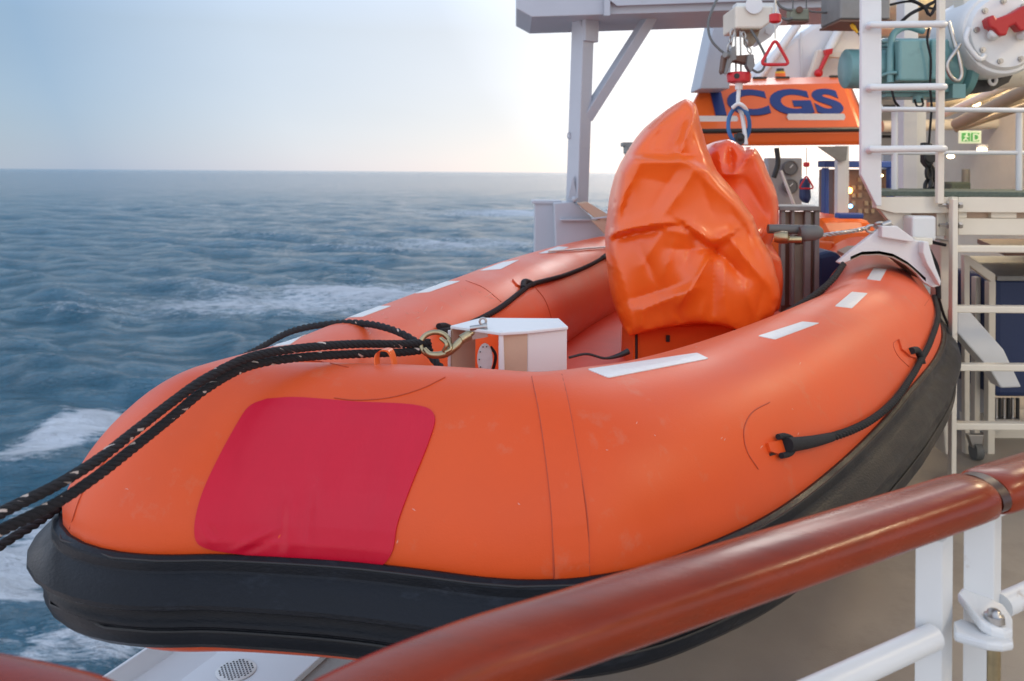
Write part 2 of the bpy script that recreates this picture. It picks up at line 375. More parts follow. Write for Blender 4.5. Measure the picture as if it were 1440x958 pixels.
def sweep(prof, closed, i0=0, i1=None, wob=0):
    i1 = i1 or len(path); m = len(prof); vs = []
    for i in range(i0, i1):
        ph = wob*min(1, max(0, (i-ISW)/(60*KP))); c_, s_ = math.cos(ph), math.sin(ph)
        zk = (1 if wob == 0 else .93)+wob*3*min(1, max(0, (i-ISW)/(60*KP)))
        for a, z in [(a, z*zk+.03*(zk-1)) for a, z in prof]: vs.append(path[i]+nor[i]*(a*c_-z*s_)+np.array((0, 0, z*c_+a*s_)))
    k = i1-i0; fs = []
    for i in range(k-1):
        for j in range(m if closed else m-1):
            fs.append((i*m+j, (i+1)*m+j, (i+1)*m+(j+1) % m, i*m+(j+1) % m))
    return vs, fs
boat = thing('inflatable_boat', 'large orange inflatable boat with black rubber bow fender and crimson patch, hanging by the rail', 'inflatable boat', (.5, 4, .63))
TIP = int(np.argmin(path[:, 0])); LEAN = .36
def lean(i): return LEAN*math.exp(-((i-TIP)/(95 if i > TIP else 130))**2)
circ = [(TR*math.cos(a), TR*math.sin(a)) for a in np.linspace(0, 2*math.pi, 56, endpoint=False)]
vs, fs = sweep(circ, True)
for i in range(len(path)):
    for j, (a, z) in enumerate(circ):
        if z > 0: vs[i*56+j] = vs[i*56+j]-nor[i]*lean(i)*z*max(0, .5+.5*a/TR)
mb = MB(); mb.add(vs, fs, 0, True)
tube_mb = mb
mb.build('tube', M['tube'], boat)
BV = BVHTree.FromPolygons([Vector(v) for v in vs], fs)
def hit(px, py, off=0.0):
    o = Vector((0, 0, EYE)); d = (P(px, py, 1)-o).normalized()
    h, n, i, t = BV.ray_cast(o, d)
    if h is None: 
        # nearest point on the tube to the ray
        best = None
        for k in range(40):
            q = o+d*(1.4+k*.12); h2, n2, _, dist = BV.find_nearest(q)
            if best is None or dist < best[0]: best = (dist, h2, n2)
        h, n = best[1], best[2]
    if n.dot(d) > 0: n = -n
    return h+n*off, n
def hits(l, off=0.0, n=None):
    if n: l = [tuple(q) for q in cr_spline([(x, y, 0) for x, y in l], n)[:, :2]]
    return [hit(x, y, off)[0] for x, y in l]

fprof = [(.262, -.026), (.276, -.024), (.287, -.030), (.289, -.034), (.289, -.050), (.291, -.054), (.308, -.068), (.326, -.087), (.334, -.097), (.335, -.105), (.329, -.110), (.304, -.116), (.298, -.120), (.297, -.127), (.300, -.141), (.306, -.150), (.307, -.155), (.302, -.160), (.304, -.176), (.300, -.194), (.287, -.208), (.26, -.213), (.20, -.215), (.15, -.205)]
# grooves
def dense(pr, k=3):
    out = []
    for (a, b), (c, d) in zip(pr, pr[1:]): out += [(a+(c-a)*t/k, b+(d-b)*t/k) for t in range(k)]
    return out+[pr[-1]]
vs, fs = sweep(dense(fprof, 2), False, 14, len(path)-14, .13)
fend = MB(); fend.add(vs, fs, 0, True)
fo = fend.build('fender', M['rubber'], boat, auto=24)
fo['label'] = 'black rubber bow and side fender'
# fender mould lines
PHI = lambda i: .13*min(1, max(0, (i-ISW)/(60*KP)))
mb = MB()
for zz0, aa in ((-.030, .288), (-.155, .306)):
  for zz in (zz0,):
    zf = lambda i: zz*(1+3*PHI(i))+.03*3*PHI(i)
    mb.tube([Vector(path[i]+nor[i]*(aa*math.cos(PHI(i))-zf(i)*math.sin(PHI(i)))+np.array((0, 0, zf(i)*math.cos(PHI(i))+aa*math.sin(PHI(i))))) for i in range(16, len(path)-16, 3)], .0024, 6)
mb.build('fender_bead', M['dark'], fo)

def decal(poly, off=.003, rings=14, name='patch', m='patch', parent=None, label=None, wr=None):
    """patch glued on the tube, its outline given where it meets the surface"""
    cx = sum(p[0] for p in poly)/len(poly); cy = sum(p[1] for p in poly)/len(poly); vs = []; n = len(poly)
    vs.append(hit(cx, cy, off)[0])
    for k in range(1, rings+1):
        t = k/rings
        for x, y in poly: vs.append(hit(cx+(x-cx)*t, cy+(y-cy)*t, off+(wr(cx+(x-cx)*t, cy+(y-cy)*t) if wr else 0))[0])
    for x, y in poly: vs.append(hit(cx+(x-cx)*1.002, cy+(y-cy)*1.002, -.002)[0])
    fs = [(0, 1+i, 1+(i+1) % n) for i in range(n)]
    for k in range(rings):
        a = 1+k*n; b = 1+(k+1)*n
        fs += [(a+i, b+i, b+(i+1) % n, a+(i+1) % n) for i in range(n)]
    q = MB(); q.add(vs, fs, 0, True); return q.build(name, M[m], parent or boat, label=label)
def rquad(c, rx, sub=10):
    """rounded quad from 4 px corners; rx corner fraction"""
    out = []; c = [Vector((*q, 0)) for q in c]
    for i in range(4):
        p, a, b = c[i], c[i-1], c[(i+1) % 4]
        s0 = p+(a-p)*rx; s1 = p+(b-p)*rx
        for k in range(sub+1):
            t = k/sub; q = s0*(1-t)**2+p*2*t*(1-t)+s1*t*t; out.append((q.x, q.y))
        e0 = p+(b-p)*rx; e1 = b+(p-b)*rx
        for k in range(1, 8): q = e0.lerp(e1, k/8); out.append((q.x, q.y))
    return out
pl = cr_spline([(376, 562, 0), (420, 560, 0), (500, 566, 0), (585, 571, 0), (611, 585, 0), (604, 620, 0), (580, 680, 0), (560, 735, 0), (550, 780, 0), (520, 799, 0), (430, 790, 0), (340, 779, 0), (285, 768, 0), (274, 745, 0), (283, 700, 0), (305, 650, 0), (335, 595, 0), (352, 572, 0), (376, 562, 0)], 220)[:-1, :2]
def wrinkle(x, y):
    w = 0
    for x0, y0, x1, y1, a, s in ((398, 690, 392, 776, -.0035, 7), (415, 700, 408, 780, .0045, 8), (438, 680, 430, 770, -.003, 9), (330, 772, 392, 742, .0035, 5), (340, 778, 400, 752, -.002, 5), (455, 640, 450, 720, .002, 14), (520, 600, 470, 700, -.0018, 16), (284, 742, 300, 765, .004, 5), (292, 738, 306, 758, -.003, 4), (360, 600, 340, 690, .0016, 18), (560, 620, 535, 740, .0016, 14)):
        dx, dy = x1-x0, y1-y0; t = min(1, max(0, ((x-x0)*dx+(y-y0)*dy)/(dx*dx+dy*dy))); q = math.hypot(x-x0-dx*t, y-y0-dy*t)
        w += a*math.exp(-(q/s)**2)*(.3+.7*math.sin(math.pi*t))
    return w
decal([tuple(q) for q in pl], .0035, 44, 'crimson_patch', 'patch', label='large crimson patch on the bow', wr=wrinkle)
for c in ([(826, 520), (980, 497), (996, 505), (856, 532)], [(1066, 473), (1128, 453), (1152, 455), (1090, 478)], [(1174, 431), (1198, 411), (1220, 413), (1198, 434)], [(1219, 393), (1229, 377), (1247, 379), (1238, 395)],
          [(675, 381), (708, 369), (730, 366), (704, 379)], [(584, 413), (627, 396), (647, 396), (604, 411)], [(488, 447), (530, 431), (550, 431), (510, 446)], [(384, 488), (412, 470), (430, 470), (408, 485)], [(757, 357), (785, 347), (800, 348), (780, 356)]):
    decal(rquad(c, .04, 2), .002, 8, 'reflective_strip', 'strip')
band = [(748, 530), (760, 590), (768, 650), (776, 730), (780, 800), (781, 826), (804, 826), (829, 812), (826, 750), (814, 650), (802, 580), (790, 528), (770, 529)]
bp_ = [tuple(q) for q in cr_spline([(x, y, 0) for x, y in band+band[:1]], 120)[:-1, :2]]
decal(bp_, .0018, 30, 'joint_band', 'tube')
def seam(l, r=.0013, n=40, m='seam', name='seam'):
    q = MB(); q.tube(hits(l, .0008, n), r, 6); return q.build(name, M[m], boat)
seam([(98, 744), (118, 690), (160, 635), (225, 578), (300, 538), (380, 513), (440, 508), (490, 517)])
seam([(748, 530), (758, 580), (768, 650), (776, 730), (779, 828)])
seam([(790, 527), (800, 570), (814, 650), (826, 730), (829, 812)])
seam([(470, 560), (500, 563), (545, 560), (590, 548), (626, 531)])
seam([(752, 404), (765, 420), (773, 440), (777, 456)])
seam([(1082, 566), (1058, 580), (1046, 604), (1050, 634), (1066, 660)])
seam([(1300, 430), (1318, 400), (1300, 385)], .001, 12)
seam([(655, 395), (680, 405), (705, 425)], .001, 12)
mb = MB(); rs_ = random.Random(11)
for k in range(46):
    if k < 26: x, y = rs_.uniform(500, 690), 0; y = 455-(x-500)*.30+rs_.uniform(-8, 22)
    elif k < 36: x, y = rs_.uniform(840, 1150), rs_.uniform(480, 640)
    else: x, y = rs_.uniform(130, 740), rs_.uniform(590, 770)
    a = rs_.uniform(-.9, .5); ln = rs_.uniform(1.5, 10 if k < 26 else 5)
    mb.tube([hit(x+t*ln*math.cos(a), y+t*ln*math.sin(a)+1.2*math.sin(t*3+k), .0002)[0] for t in (0, .33, .66, 1)], [.0003, .0009, .0009, .0003], 5)
mb.build('scuff_marks', mat('scuff', (.72, .34, .26), .6), boat)
# orange chine under the fender, hull and inner floor
vs, fs = sweep([(.13+.075*math.cos(a), -.218+.06*math.sin(a)) for a in np.linspace(0, 2*math.pi, 20, endpoint=False)], True, 4, len(path)-4)
mb = MB(); mb.add(vs, fs, 0, True); mb.build('chine', M['tube'], boat)
def offset_poly(a, z, i0, i1, step=14): return [Vector(path[i]+nor[i]*a)+Vector((0, 0, z)) for i in range(i0, i1, step)]
rim = offset_poly(-.12, -.20, 0, len(path)); half = len(rim)//2
cen = [(rim[i]+rim[-1-i])/2 for i in range(half)]
mb = MB()
keelz = [.28+.30*max(0, (i/half-.55)/.45)**2 for i in range(half)]
L_ = [rim[i] for i in range(half)]; R_ = [rim[-1-i] for i in range(half)]
Kp = [Vector((cen[i].x, cen[i].y, keelz[i])) for i in range(half)]
vs = L_+R_+Kp; fs = [(i, i+1, 2*half+i+1, 2*half+i) for i in range(half-1)]+[(half+i, 2*half+i, 2*half+i+1, half+i+1) for i in range(half-1)]
fs += [(half-1, 2*half-1, 3*half-1), (0, 2*half, half)]
mb.add(vs, fs, 0, False); mb.build('hull', M['rubber'], boat)
mb = MB(); fl = offset_poly(-.1, -.14, 50, len(path)-50); mb.add(fl, [list(range(len(fl)))]); mb.build('floor', M['tube_in'], boat)
mb = MB(); a, b = Vector(path[10]), Vector(path[-11]); mb.box(((a.x+b.x)/2, (a.y+b.y)/2, TZ+.02), ((b-a).length-.4, .05, .42), Matrix.Rotation(math.atan2((b-a).y, (b-a).x), 3, 'Z')); mb.build('transom', M['orange'], boat, .01)
# tube end cones
mb = MB()
for i, s in ((0, -1), (-1, 1)):
    t = Vector(tan_[i])*s; mb.lathe(Vector(path[i]), t, [(0, .27), (.12, .24), (.25, .15), (.30, .02)])
mb.build_each('end_cone', M['tube'], boat)

# orange towing loop on the bow
h, n = hit(543, 528)
lp = PP([(534, 526, 1.93), (530, 510, 1.935), (531, 497, 1.94), (538, 492, 1.945), (548, 493, 1.95), (553, 503, 1.95), (555, 516, 1.945), (556, 529, 1.94)])
lp = SP(lp, 26); mb = MB(); w = .012
vs = []
for p in lp:
    for s in (-1, 1):
        for t in (-.0015, .0015): vs.append(p+Vector((.003*s, s*w*1.1, 0))+Vector((t, 0, t)))
mb = MB(); mb.add(vs, [(i*4+a, i*4+b, i*4+4+b, i*4+4+a) for i in range(25) for a, b in ((0, 1), (1, 3), (3, 2), (2, 0))], 0, True)
mb.build('lifting_loop', M['orange'], boat, label='small orange webbing loop on top of the bow')

# white bow post (folded plate)
bp = boat
def folded(name, lst, m, bev=.004, mi=0):
    q = MB()
    for it in lst: q.prism(*it)
    return q.build(name, m, bp, bev)
post = folded('bow_post', [([(701, 466), (708, 466), (710, 535), (701, 535)], 2.062, .012)], M['plate'])
post['label'] = 'white folded metal bow post'
mb = MB()
a, b, c, d_ = P(638, 459, 2.19), P(700, 468, 2.10), P(790, 455, 2.22), P(676, 448, 2.40)
ztp = P(704, 467, 2.06).z; top = [Vector((P(x, 467, d).x, d, ztp)) for x, d in ((633, 2.14), (704, 2.055), (742, 2.078), (799, 2.14), (786, 2.26), (676, 2.26))]
mb.add(top+[p-Vector((0, 0, .008)) for p in top], [(0, 1, 2, 3, 4, 5), (11, 10, 9, 8, 7, 6)]+[(i, 6+i, 6+(i+1) % 6, (i+1) % 6) for i in range(6)])
mb.build('top_plate', M['plate'], post, .002)
def vplate(p0, p1, ztop, zbot, th=.008):
    q = MB(); d = (p1-p0); d.z = 0; nn = Vector((d.y, -d.x, 0)).normalized()*th/2
    vs = []
    for p in (p0, p1):
        for s in (-1, 1):
            vs += [Vector((p.x, p.y, ztop))+nn*s, Vector((p.x, p.y, zbot))+nn*s]
    q.add(vs, [(0, 1, 3, 2), (4, 6, 7, 5), (0, 4, 5, 1), (2, 3, 7, 6), (0, 2, 6, 4), (1, 5, 7, 3)]); return q
zt = P(704, 470, 2.07).z; zb = TZ-.1
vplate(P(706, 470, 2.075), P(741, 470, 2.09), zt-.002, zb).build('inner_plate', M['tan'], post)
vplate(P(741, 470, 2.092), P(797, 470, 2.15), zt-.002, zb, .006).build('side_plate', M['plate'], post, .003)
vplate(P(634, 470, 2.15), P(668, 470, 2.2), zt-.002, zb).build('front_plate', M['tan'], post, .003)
vplate(P(630, 470, 2.146), P(634, 470, 2.146), zt-.006, zb).build('edge_strip', M['plate'], post)
# oval handle plate inside the post
mb = MB(); ov = [(682+11*math.cos(a), 505+22*math.sin(a)) for a in np.linspace(0, 2*math.pi, 22, endpoint=False)]
mb.prism(ov, 2.12, .006); hp = mb.build('oval_plate', M['strip'], post, .001)
mb = MB()
for a in np.linspace(1.2, 5.0, 7): mb.cyl(P(682+8*math.cos(a), 505+18*math.sin(a), 2.119), P(682+8*math.cos(a), 505+18*math.sin(a), 2.115), .0018, seg=8)
mb.tube(SP(PP([(690, 488, 2.18), (697, 500, 2.17), (693, 520, 2.17), (684, 532, 2.18)]), 12), .004, 8)
mb.build_each('rivet', M['dark'], hp)

# console under the cover, inner fittings
mb = MB(); mb.prism([(893, 455), (1040, 452), (1042, 530), (890, 530)], 3.62, .42); cons = mb.build('console', M['orange'], boat, .02)
mb = MB(); mb.tube(PP([(895, 455, 3.60), (895, 520, 3.60)]), .006, 8); mb.tube(PP([(1034, 455, 3.60), (1034, 515, 3.60)]), .006, 8); mb.pbox(937, 472, 942, 481, 3.61, .02); mb.build_each('trim', M['dark'], cons)
mb = MB(); mb.tube(SP(PP([(800, 503, 3.3), (825, 498, 3.32), (850, 504, 3.33), (870, 500, 3.35), (884, 494, 3.36)]), 24), [.005+.009*max(0, (i-14)/10) for i in range(24)], 8); mb.build('floor_strap', M['dark'], boat)
# steel seat frame aft of the console
mb = MB()
for x0, x1 in ((1098, 1104), (1113, 1117), (1132, 1140), (1146, 1152)): mb.pbox(x0, 296, x1, 430, 4.62, .03)
mb.pbox(1096, 290, 1154, 297, 4.6, .3); sf = mb.build('seat_frame', M['grey'], boat, .004)
mb = MB(); mb.pbox(1104, 298, 1145, 330, 4.66, .05); mb.pbox(1118, 345, 1132, 430, 4.68, .05); mb.build_each('side_panel', M['curtain'], sf)
mb = MB(); mb.pbox(1099, 330, 1146, 440, 4.76, .05); mb.build('back_panel', M['brown'], sf)
mb = MB(); mb.prism([(1148, 358), (1172, 352), (1186, 360), (1186, 420), (1148, 425)], 4.9, .5); mb.build('seat_cushion', M['bluecloth'], boat, .03)

def braided(pts, r, name, parent=None, fl=.10, strands=4, pitch=None, n=None, **kw):
    """laid rope: helical strands round the path"""
    Lg = sum((pts[i+1]-pts[i]).length for i in range(len(pts)-1)); pitch = pitch or r*7
    n = n or int(max(40, Lg/(pitch/10))); pts = SP(pts, n); mb = MB()
    T = [(pts[min(i+1, n-1)]-pts[max(i-1, 0)]).normalized() for i in range(n)]
    u = T[0].orthogonal().normalized(); fr = []
    for i in range(n):
        u = (u-T[i]*u.dot(T[i])).normalized(); fr.append((u.copy(), T[i].cross(u)))
    rs = r*.56
    for k in range(strands):
        st = []
        for i in range(n):
            a = 2*math.pi*(k/strands+(i*Lg/n)/pitch)
            st.append(pts[i]+(fr[i][0]*math.cos(a)+fr[i][1]*math.sin(a))*(r-rs*.9))
        f0 = len(mb.f); mb.tube(st, rs, 7)
        if fl and k % 2 == 0:
            i = int(random.uniform(0, 12))
            while i < n-4:
                ln = random.randint(1, 3); side = random.randint(0, 6)
                for j in range(i, min(n-1, i+ln)): 
                    for q in (side,): mb.m[f0+j*7+q] = 1
                i += int(random.uniform(.5, 1.8)*1.7/fl)
    return mb.build(name, rope_flecked(), parent, **kw)

# grab lines of the boat
gl = [hit(x, y, .012)[0] for x, y in [(618, 470), (640, 465), (665, 455), (700, 436), (732, 412), (748, 402), (790, 390), (825, 376), (851, 362)]]
braided(gl, .011, 'grab_line', boat, fl=0, strands=3)
gl = [hit(x, y, .016)[0] for x, y in [(1108, 626), (1160, 616), (1210, 595), (1248, 566), (1275, 530), (1290, 505)]]
gl += [hit(x, y, .016)[0] for x, y in [(1303, 480), (1314, 445), (1318, 415)]]
braided(gl, .0105, 'grab_line', boat, fl=0, strands=3)
braided(PP([(1186, 372, 3.75), (1172, 392, 3.55), (1150, 412, 3.38), (1120, 432, 3.2), (1095, 447, 3.1), (1070, 462, 3.02)]), .013, 'grab_line', boat, fl=0, strands=3)
# sleeves and handles where the lines are fixed
mb = MB(); sl = [hit(x, y, .016)[0] for x, y in [(1098, 628), (1110, 627), (1135, 622), (1160, 616)]]; mb.tube(SP(sl, 14), [.0165-.0004*i for i in range(14)], 12)
mb.tube(SP([hit(x, y, .012)[0] for x, y in [(1088, 617), (1098, 615), (1108, 620), (1110, 630), (1104, 639), (1092, 642)]], 20), .0065, 10); mb.build('line_sleeve', M['rope'], boat)
mb = MB(); mb.tube(SP([hit(x, y, .014)[0] for x, y in [(1276, 495), (1284, 494), (1289, 503), (1291, 512)]], 10), .012, 10)
mb.tube(SP([hit(x, y, .012)[0] for x, y in [(733, 408), (735, 399), (742, 400), (748, 404)]], 10), .012, 10)
mb.tube(SP([hit(x, y, .010)[0] for x, y in [(614, 462), (622, 461), (632, 466), (628, 472)]], 10), .010, 10)
mb.tube(SP([hit(x, y, .012)[0] for x, y in [(845, 365), (851, 361), (853, 366)]], 6), .014, 10); mb.build_each('line_loop', M['rope'], boat)
def lug(poly, name='rubber_lug'):
    return decal(poly, .008, 5, name, 'tube')
lug([(1076, 624), (1094, 620), (1106, 622), (1106, 634), (1094, 640), (1080, 636)])
lug([(1262, 478), (1270, 478), (1282, 494), (1286, 504), (1278, 502), (1266, 492)])
lug([(720, 394), (728, 392), (737, 400), (734, 405), (726, 402)])
seam([(1078, 626), (1088, 630)], .003, 6, 'dark'); seam([(1082, 640), (1092, 637)], .003, 6, 'dark')
seam([(1262, 478), (1256, 484), (1262, 500), (1278, 516)], .001, 14)

# ------------------------------------------------------------------ orange vinyl covers
def tarp(name, outline, d_edge, back, m, label, cat, dome, folds, seed=1, smooth=2):
    """sheet over a bulky thing: folds in front, rounded off behind.
    folds: (x0, y0, x1, y1, amount, width, kind) kind 0 = ridge or valley, 1 = step (upper/left side stands proud), 2 = dimple"""
    r_ = random.Random(seed); no = len(outline)
    pts = [(x, y, d) for x, y, d in outline]; poly = [(x, y) for x, y, d in outline]
    def inside(x, y):
        c = False
        for i in range(no):
            (xa, ya), (xb, yb) = poly[i], poly[i-1]
            if (ya > y) != (yb > y) and x < (xb-xa)*(y-ya)/(yb-ya)+xa: c = not c
        return c
    def edist(x, y):
        return min(math.hypot(x-(xa+(xb-xa)*t), y-(ya+(yb-ya)*t)) for (xa, ya), (xb, yb) in zip(poly, poly[1:]+poly[:1])
                   for t in [min(1, max(0, ((x-xa)*(xb-xa)+(y-ya)*(yb-ya))/((xb-xa)**2+(yb-ya)**2+1e-6)))])
    def dep_at(x, y):
        d = dome(x, y)
        for x0, y0, x1, y1, a, w, k in folds:
            dx, dy = x1-x0, y1-y0; L2 = dx*dx+dy*dy+1e-6; t = ((x-x0)*dx+(y-y0)*dy)/L2; tc = min(1, max(0, t))
            q = math.hypot(x-x0-dx*tc, y-y0-dy*tc)
            if k == 2: d += a*math.exp(-(q/w)**2); continue
            taper = .35+.65*math.sin(math.pi*min(1, max(0, .12+.76*tc)))
            if k == 0: d += a*math.exp(-q/w)*taper
            else:
                sgn = 1 if (x-x0)*dy-(y-y0)*dx > 0 else -1
                d += a*sgn*math.exp(-q/w)*taper*min(1, q/4.5)
        return d
    y0, y1 = min(p[1] for p in poly), max(p[1] for p in poly); x0, x1 = min(p[0] for p in poly), max(p[0] for p in poly)
    step = 4.2; yy = y0; row = 0
    while yy < y1:
        xx = x0+(row % 2)*step/2
        while xx < x1:
            if inside(xx, yy):
                e = edist(xx, yy)
                if e > 2.2:
                    de = min(outline, key=lambda o: (o[0]-xx)**2+(o[1]-yy)**2)[2]; f = min(1, e/15); f = math.sqrt(1-(1-f)**2)
                    pts.append((xx, yy, de*(1-f)+dep_at(xx, yy)*f))
            xx += step
        yy += step*.87; row += 1
    res = delaunay_2d_cdt([Vector((x, y)) for x, y, d in pts], [], [list(range(no))], 1, 1e-4)
    vco, faces, ov = res[0], res[2], res[3]
    dep = [pts[ov[k][0]][2] if ov[k] else d_edge for k in range(len(vco))]
    vs = [P(v.x, v.y, dep[k]) for k, v in enumerate(vco)]; fs = [list(f) for f in faces]
    idx = [next(k for k in range(len(vco)) if i in ov[k]) for i in range(no)]
    cx = sum(q[0] for q in outline)/no; cy = sum(q[1] for q in outline)/no; prev = idx
    for t, dd in ((.97, .14), (.86, .3), (.6, .42)):
        cur = []
        for i in range(no):
            x, y, d = outline[i]; s = t+r_.uniform(-.02, .02); yv = cy+(y-cy)*(s if y < cy+60 else 1.0)
            p = P(cx+(x-cx)*s, yv, d_edge); p.y += dd*back/.42; vs.append(p); cur.append(len(vs)-1)
        for i in range(no):
            j = (i+1) % no; fs.append([prev[i], cur[i], cur[j], prev[j]])
        prev = cur
    c = Vector((0, 0, 0))
    for i in prev: c += vs[i]
    vs.append(c/no); ci = len(vs)-1
    for i in range(no): fs.append([prev[i], ci, prev[(i+1) % no]])
    q = MB(); q.add(vs, fs, 0, True); o = q.build(name, M[m], label=label, cat=cat)
    bm = bmesh.new(); bm.from_mesh(o.data)
    bmesh.ops.triangulate(bm, faces=[f for f in bm.faces if len(f.verts) > 3])
    bmesh.ops.subdivide_edges(bm, edges=bm.edges[:], cuts=1, use_grid_fill=True)
    for k in range(smooth): bmesh.ops.smooth_vert(bm, verts=bm.verts[:], factor=.5, use_axis_x=True, use_axis_y=True, use_axis_z=True)
    for f in bm.faces: f.smooth = True
    bm.to_mesh(o.data); bm.free(); return o
E = 3.74
outl = [(965, 135, E-.1), (981, 145, E-.06), (987, 174, E-.04), (996, 206, E-.02), (1008, 238, E-.04), (1041, 275, E-.06), (1062, 305, E-.04), (1070, 330, E-.08), (1083, 350, E-.02), (1095, 388, E), (1100, 418, E-.02), (1088, 448, E-.12), (1062, 467, E-.22), (1046, 469, E-.26), (1016, 459, E-.28), (979, 456, E-.30), (929, 463, E-.28), (882, 476, E-.22),
        (872, 450, E-.14), (864, 425, E-.08), (857, 379, E-.04), (852, 335, E-.02), (858, 318, E-.05), (860, 287, E), (868, 241, E), (887, 205, E), (910, 176, E), (938, 152, E-.02)]
A_ = 3.40
fold1 = [(900, 221, 962, 222, .045, 14, 1), (962, 222, 1000, 240, .035, 12, 1), (904, 221, 866, 300, -.04, 11, 0), (978, 241, 928, 308, -.035, 13, 0), (978, 241, 1045, 300, -.03, 16, 0),
         (853, 336, 886, 326, -.05, 13, 1), (886, 326, 934, 318, -.045, 11, 1), (934, 318, 905, 372, -.02, 12, 0), (972, 324, 1004, 349, -.045, 10, 1), (1004, 349, 1025, 333, -.045, 10, 1), (1004, 350, 0+1004, 351, .05, 9, 2),
         (1025, 333, 1078, 400, -.04, 12, 0), (1003, 354, 984, 388, -.055, 8, 0), (984, 388, 955, 428, -.05, 10, 0), (1004, 356, 1002, 440, .03, 10, 0), (1010, 352, 1046, 392, .045, 11, 0), (1046, 392, 1058, 440, -.03, 13, 0),
         (982, 404, 900, 436, -.035, 12, 0), (880, 424, 962, 398, .025, 11, 0), (976, 162, 958, 214, -.055, 6, 0), (966, 160, 944, 210, .03, 8, 0), (932, 182, 906, 214, .025, 10, 0), (1064, 318, 1088, 354, -.04, 8, 0), (1050, 300, 1052, 350, .02, 12, 0),
         (862, 352, 884, 424, -.02, 10, 0), (884, 424, 890, 468, -.02, 9, 0), (934, 322, 972, 330, -.02, 9, 0), (940, 350, 1000, 352, .02, 14, 0), (925, 410, 935, 460, .012, 9, 0), (1020, 425, 1024, 458, -.014, 8, 0), (905, 250, 960, 262, .012, 20, 0), (890, 250, 872, 320, .02, 6, 0), (915, 300, 950, 240, .014, 6, 0), (1030, 300, 1060, 340, .016, 6, 0), (900, 345, 925, 400, .018, 6, 0), (950, 335, 935, 385, -.016, 7, 0), (975, 340, 965, 372, .016, 6, 0), (1020, 365, 1018, 420, -.018, 6, 0), (1075, 400, 1060, 455, .018, 6, 0), (905, 435, 900, 468, -.014, 5, 0), (950, 430, 960, 458, .014, 5, 0), (990, 425, 985, 455, -.014, 5, 0), (930, 160, 920, 205, -.016, 6, 0), (985, 250, 1000, 300, .012, 7, 0)]
tarp('console_cover', outl, E, .7, 'vinyl', 'tall glossy orange vinyl cover tied over the boat console, wrinkled and peaked', 'cover', lambda x, y: A_+.15*abs((x-975)/115)**1.6+.13*min(1, max(0, (230-y)/100)), fold1, seed=3)
E2 = 4.25
outl2 = [(1001, 199, E2), (1024, 194, E2-.05), (1034, 197, E2-.04), (1048, 207, E2), (1061, 204, E2+.02), (1072, 216, E2+.03), (1083, 245, E2), (1096, 275, E2), (1097, 300, E2), (1096, 318, E2-.02), (1085, 345, E2), (1100, 360, E2), (1104, 400, E2), (1098, 440, E2), (1050, 445, E2-.1), (1000, 430, E2-.1), (990, 350, E2), (985, 260, E2), (990, 215, E2)]
fold2 = [(1027, 200, 1029, 240, .05, 5, 0), (1012, 246, 1042, 244, -.05, 7, 0), (1032, 244, 1062, 212, -.04, 7, 0), (1046, 210, 1040, 236, .03, 8, 0), (1010, 214, 1014, 240, -.03, 7, 0), (1066, 222, 1090, 300, -.03, 10, 0), (1045, 250, 1080, 312, .03, 12, 0), (1088, 306, 1060, 350, -.03, 10, 0), (1078, 350, 1090, 420, -.03, 9, 0)]
tarp('seat_cover', outl2, E2, .6, 'vinyl2', 'smaller orange vinyl cover behind the tall one, folded square at its top', 'cover', lambda x, y: E2-.2+.12*((x-1045)/55)**2, fold2, seed=5)

# ------------------------------------------------------------------ bow ropes and hook
rp = [(604, 482, 2.12), (560, 484, 2.06), (500, 484, 1.99), (420, 490, 1.90), (350, 503, 1.82), (290, 532, 1.73), (240, 567, 1.66), (190, 606, 1.58), (140, 645, 1.50), (80, 682, 1.42), (0, 722, 1.33), (-110, 782, 1.2)]
braided(PP(rp), .0098, 'mooring_rope', label='upper thick black bow rope with pale flecks, running off left from the brass hook', cat='rope', group='bow ropes', pitch=.055, fl=.3)
rp = [(606, 491, 2.12), (560, 496, 2.06), (500, 498, 1.99), (420, 503, 1.91), (350, 515, 1.83), (290, 547, 1.735), (240, 588, 1.66), (190, 628, 1.58), (140, 667, 1.50), (80, 707, 1.42), (0, 747, 1.33), (-110, 806, 1.2)]
braided(PP(rp), .0098, 'mooring_rope', label='lower of the two thick black bow ropes ending at the brass hook', cat='rope', group='bow ropes', pitch=.055, fl=.3)
rp = [(-110, 842, 1.5), (0, 768, 1.68), (60, 730, 1.80), (112, 690, 1.95), (138, 662, 2.25), (190, 600, 2.6), (290, 528, 2.85), (360, 492, 2.75), (410, 466, 2.6), (470, 455, 2.5), (520, 456, 2.42), (560, 467, 2.33), (592, 486, 2.26), (612, 508, 2.2), (628, 528, 2.15)]
braided(PP(rp), .010, 'mooring_rope', label='thinner black rope looping behind the bow tube below the thick ropes', cat='rope', group='bow ropes', strands=3)
hook = thing('snap_hook', 'brass snap hook and ring joining the black bow ropes to the white bow post', 'hook', P(630, 490, 2.12))
mb = MB(); c = P(612, 484, 2.10); ring = [c+Vector((.036*math.cos(a), .012*math.sin(a), .027*math.sin(a))) for a in np.linspace(0, 2*math.pi, 28, endpoint=False)]
mb.tube(ring, .0065, 10, closed=True); mb.build('ring', M['brass'], hook)
mb = MB(); mb.tube(SP(PP([(597, 491, 2.09), (606, 499, 2.08), (625, 498, 2.08), (640, 488, 2.09), (652, 476, 2.10), (664, 468, 2.11), (678, 465, 2.12)]), 26), [.006+.004*math.sin(i/25*3.1) for i in range(26)], 10)
mb.tube(SP(PP([(630, 478, 2.09), (634, 490, 2.075), (626, 496, 2.07)]), 12), .005, 8)
mb.tube(SP(PP([(620, 476, 2.09), (628, 484, 2.072), (624, 494, 2.075)]), 12), .005, 8)
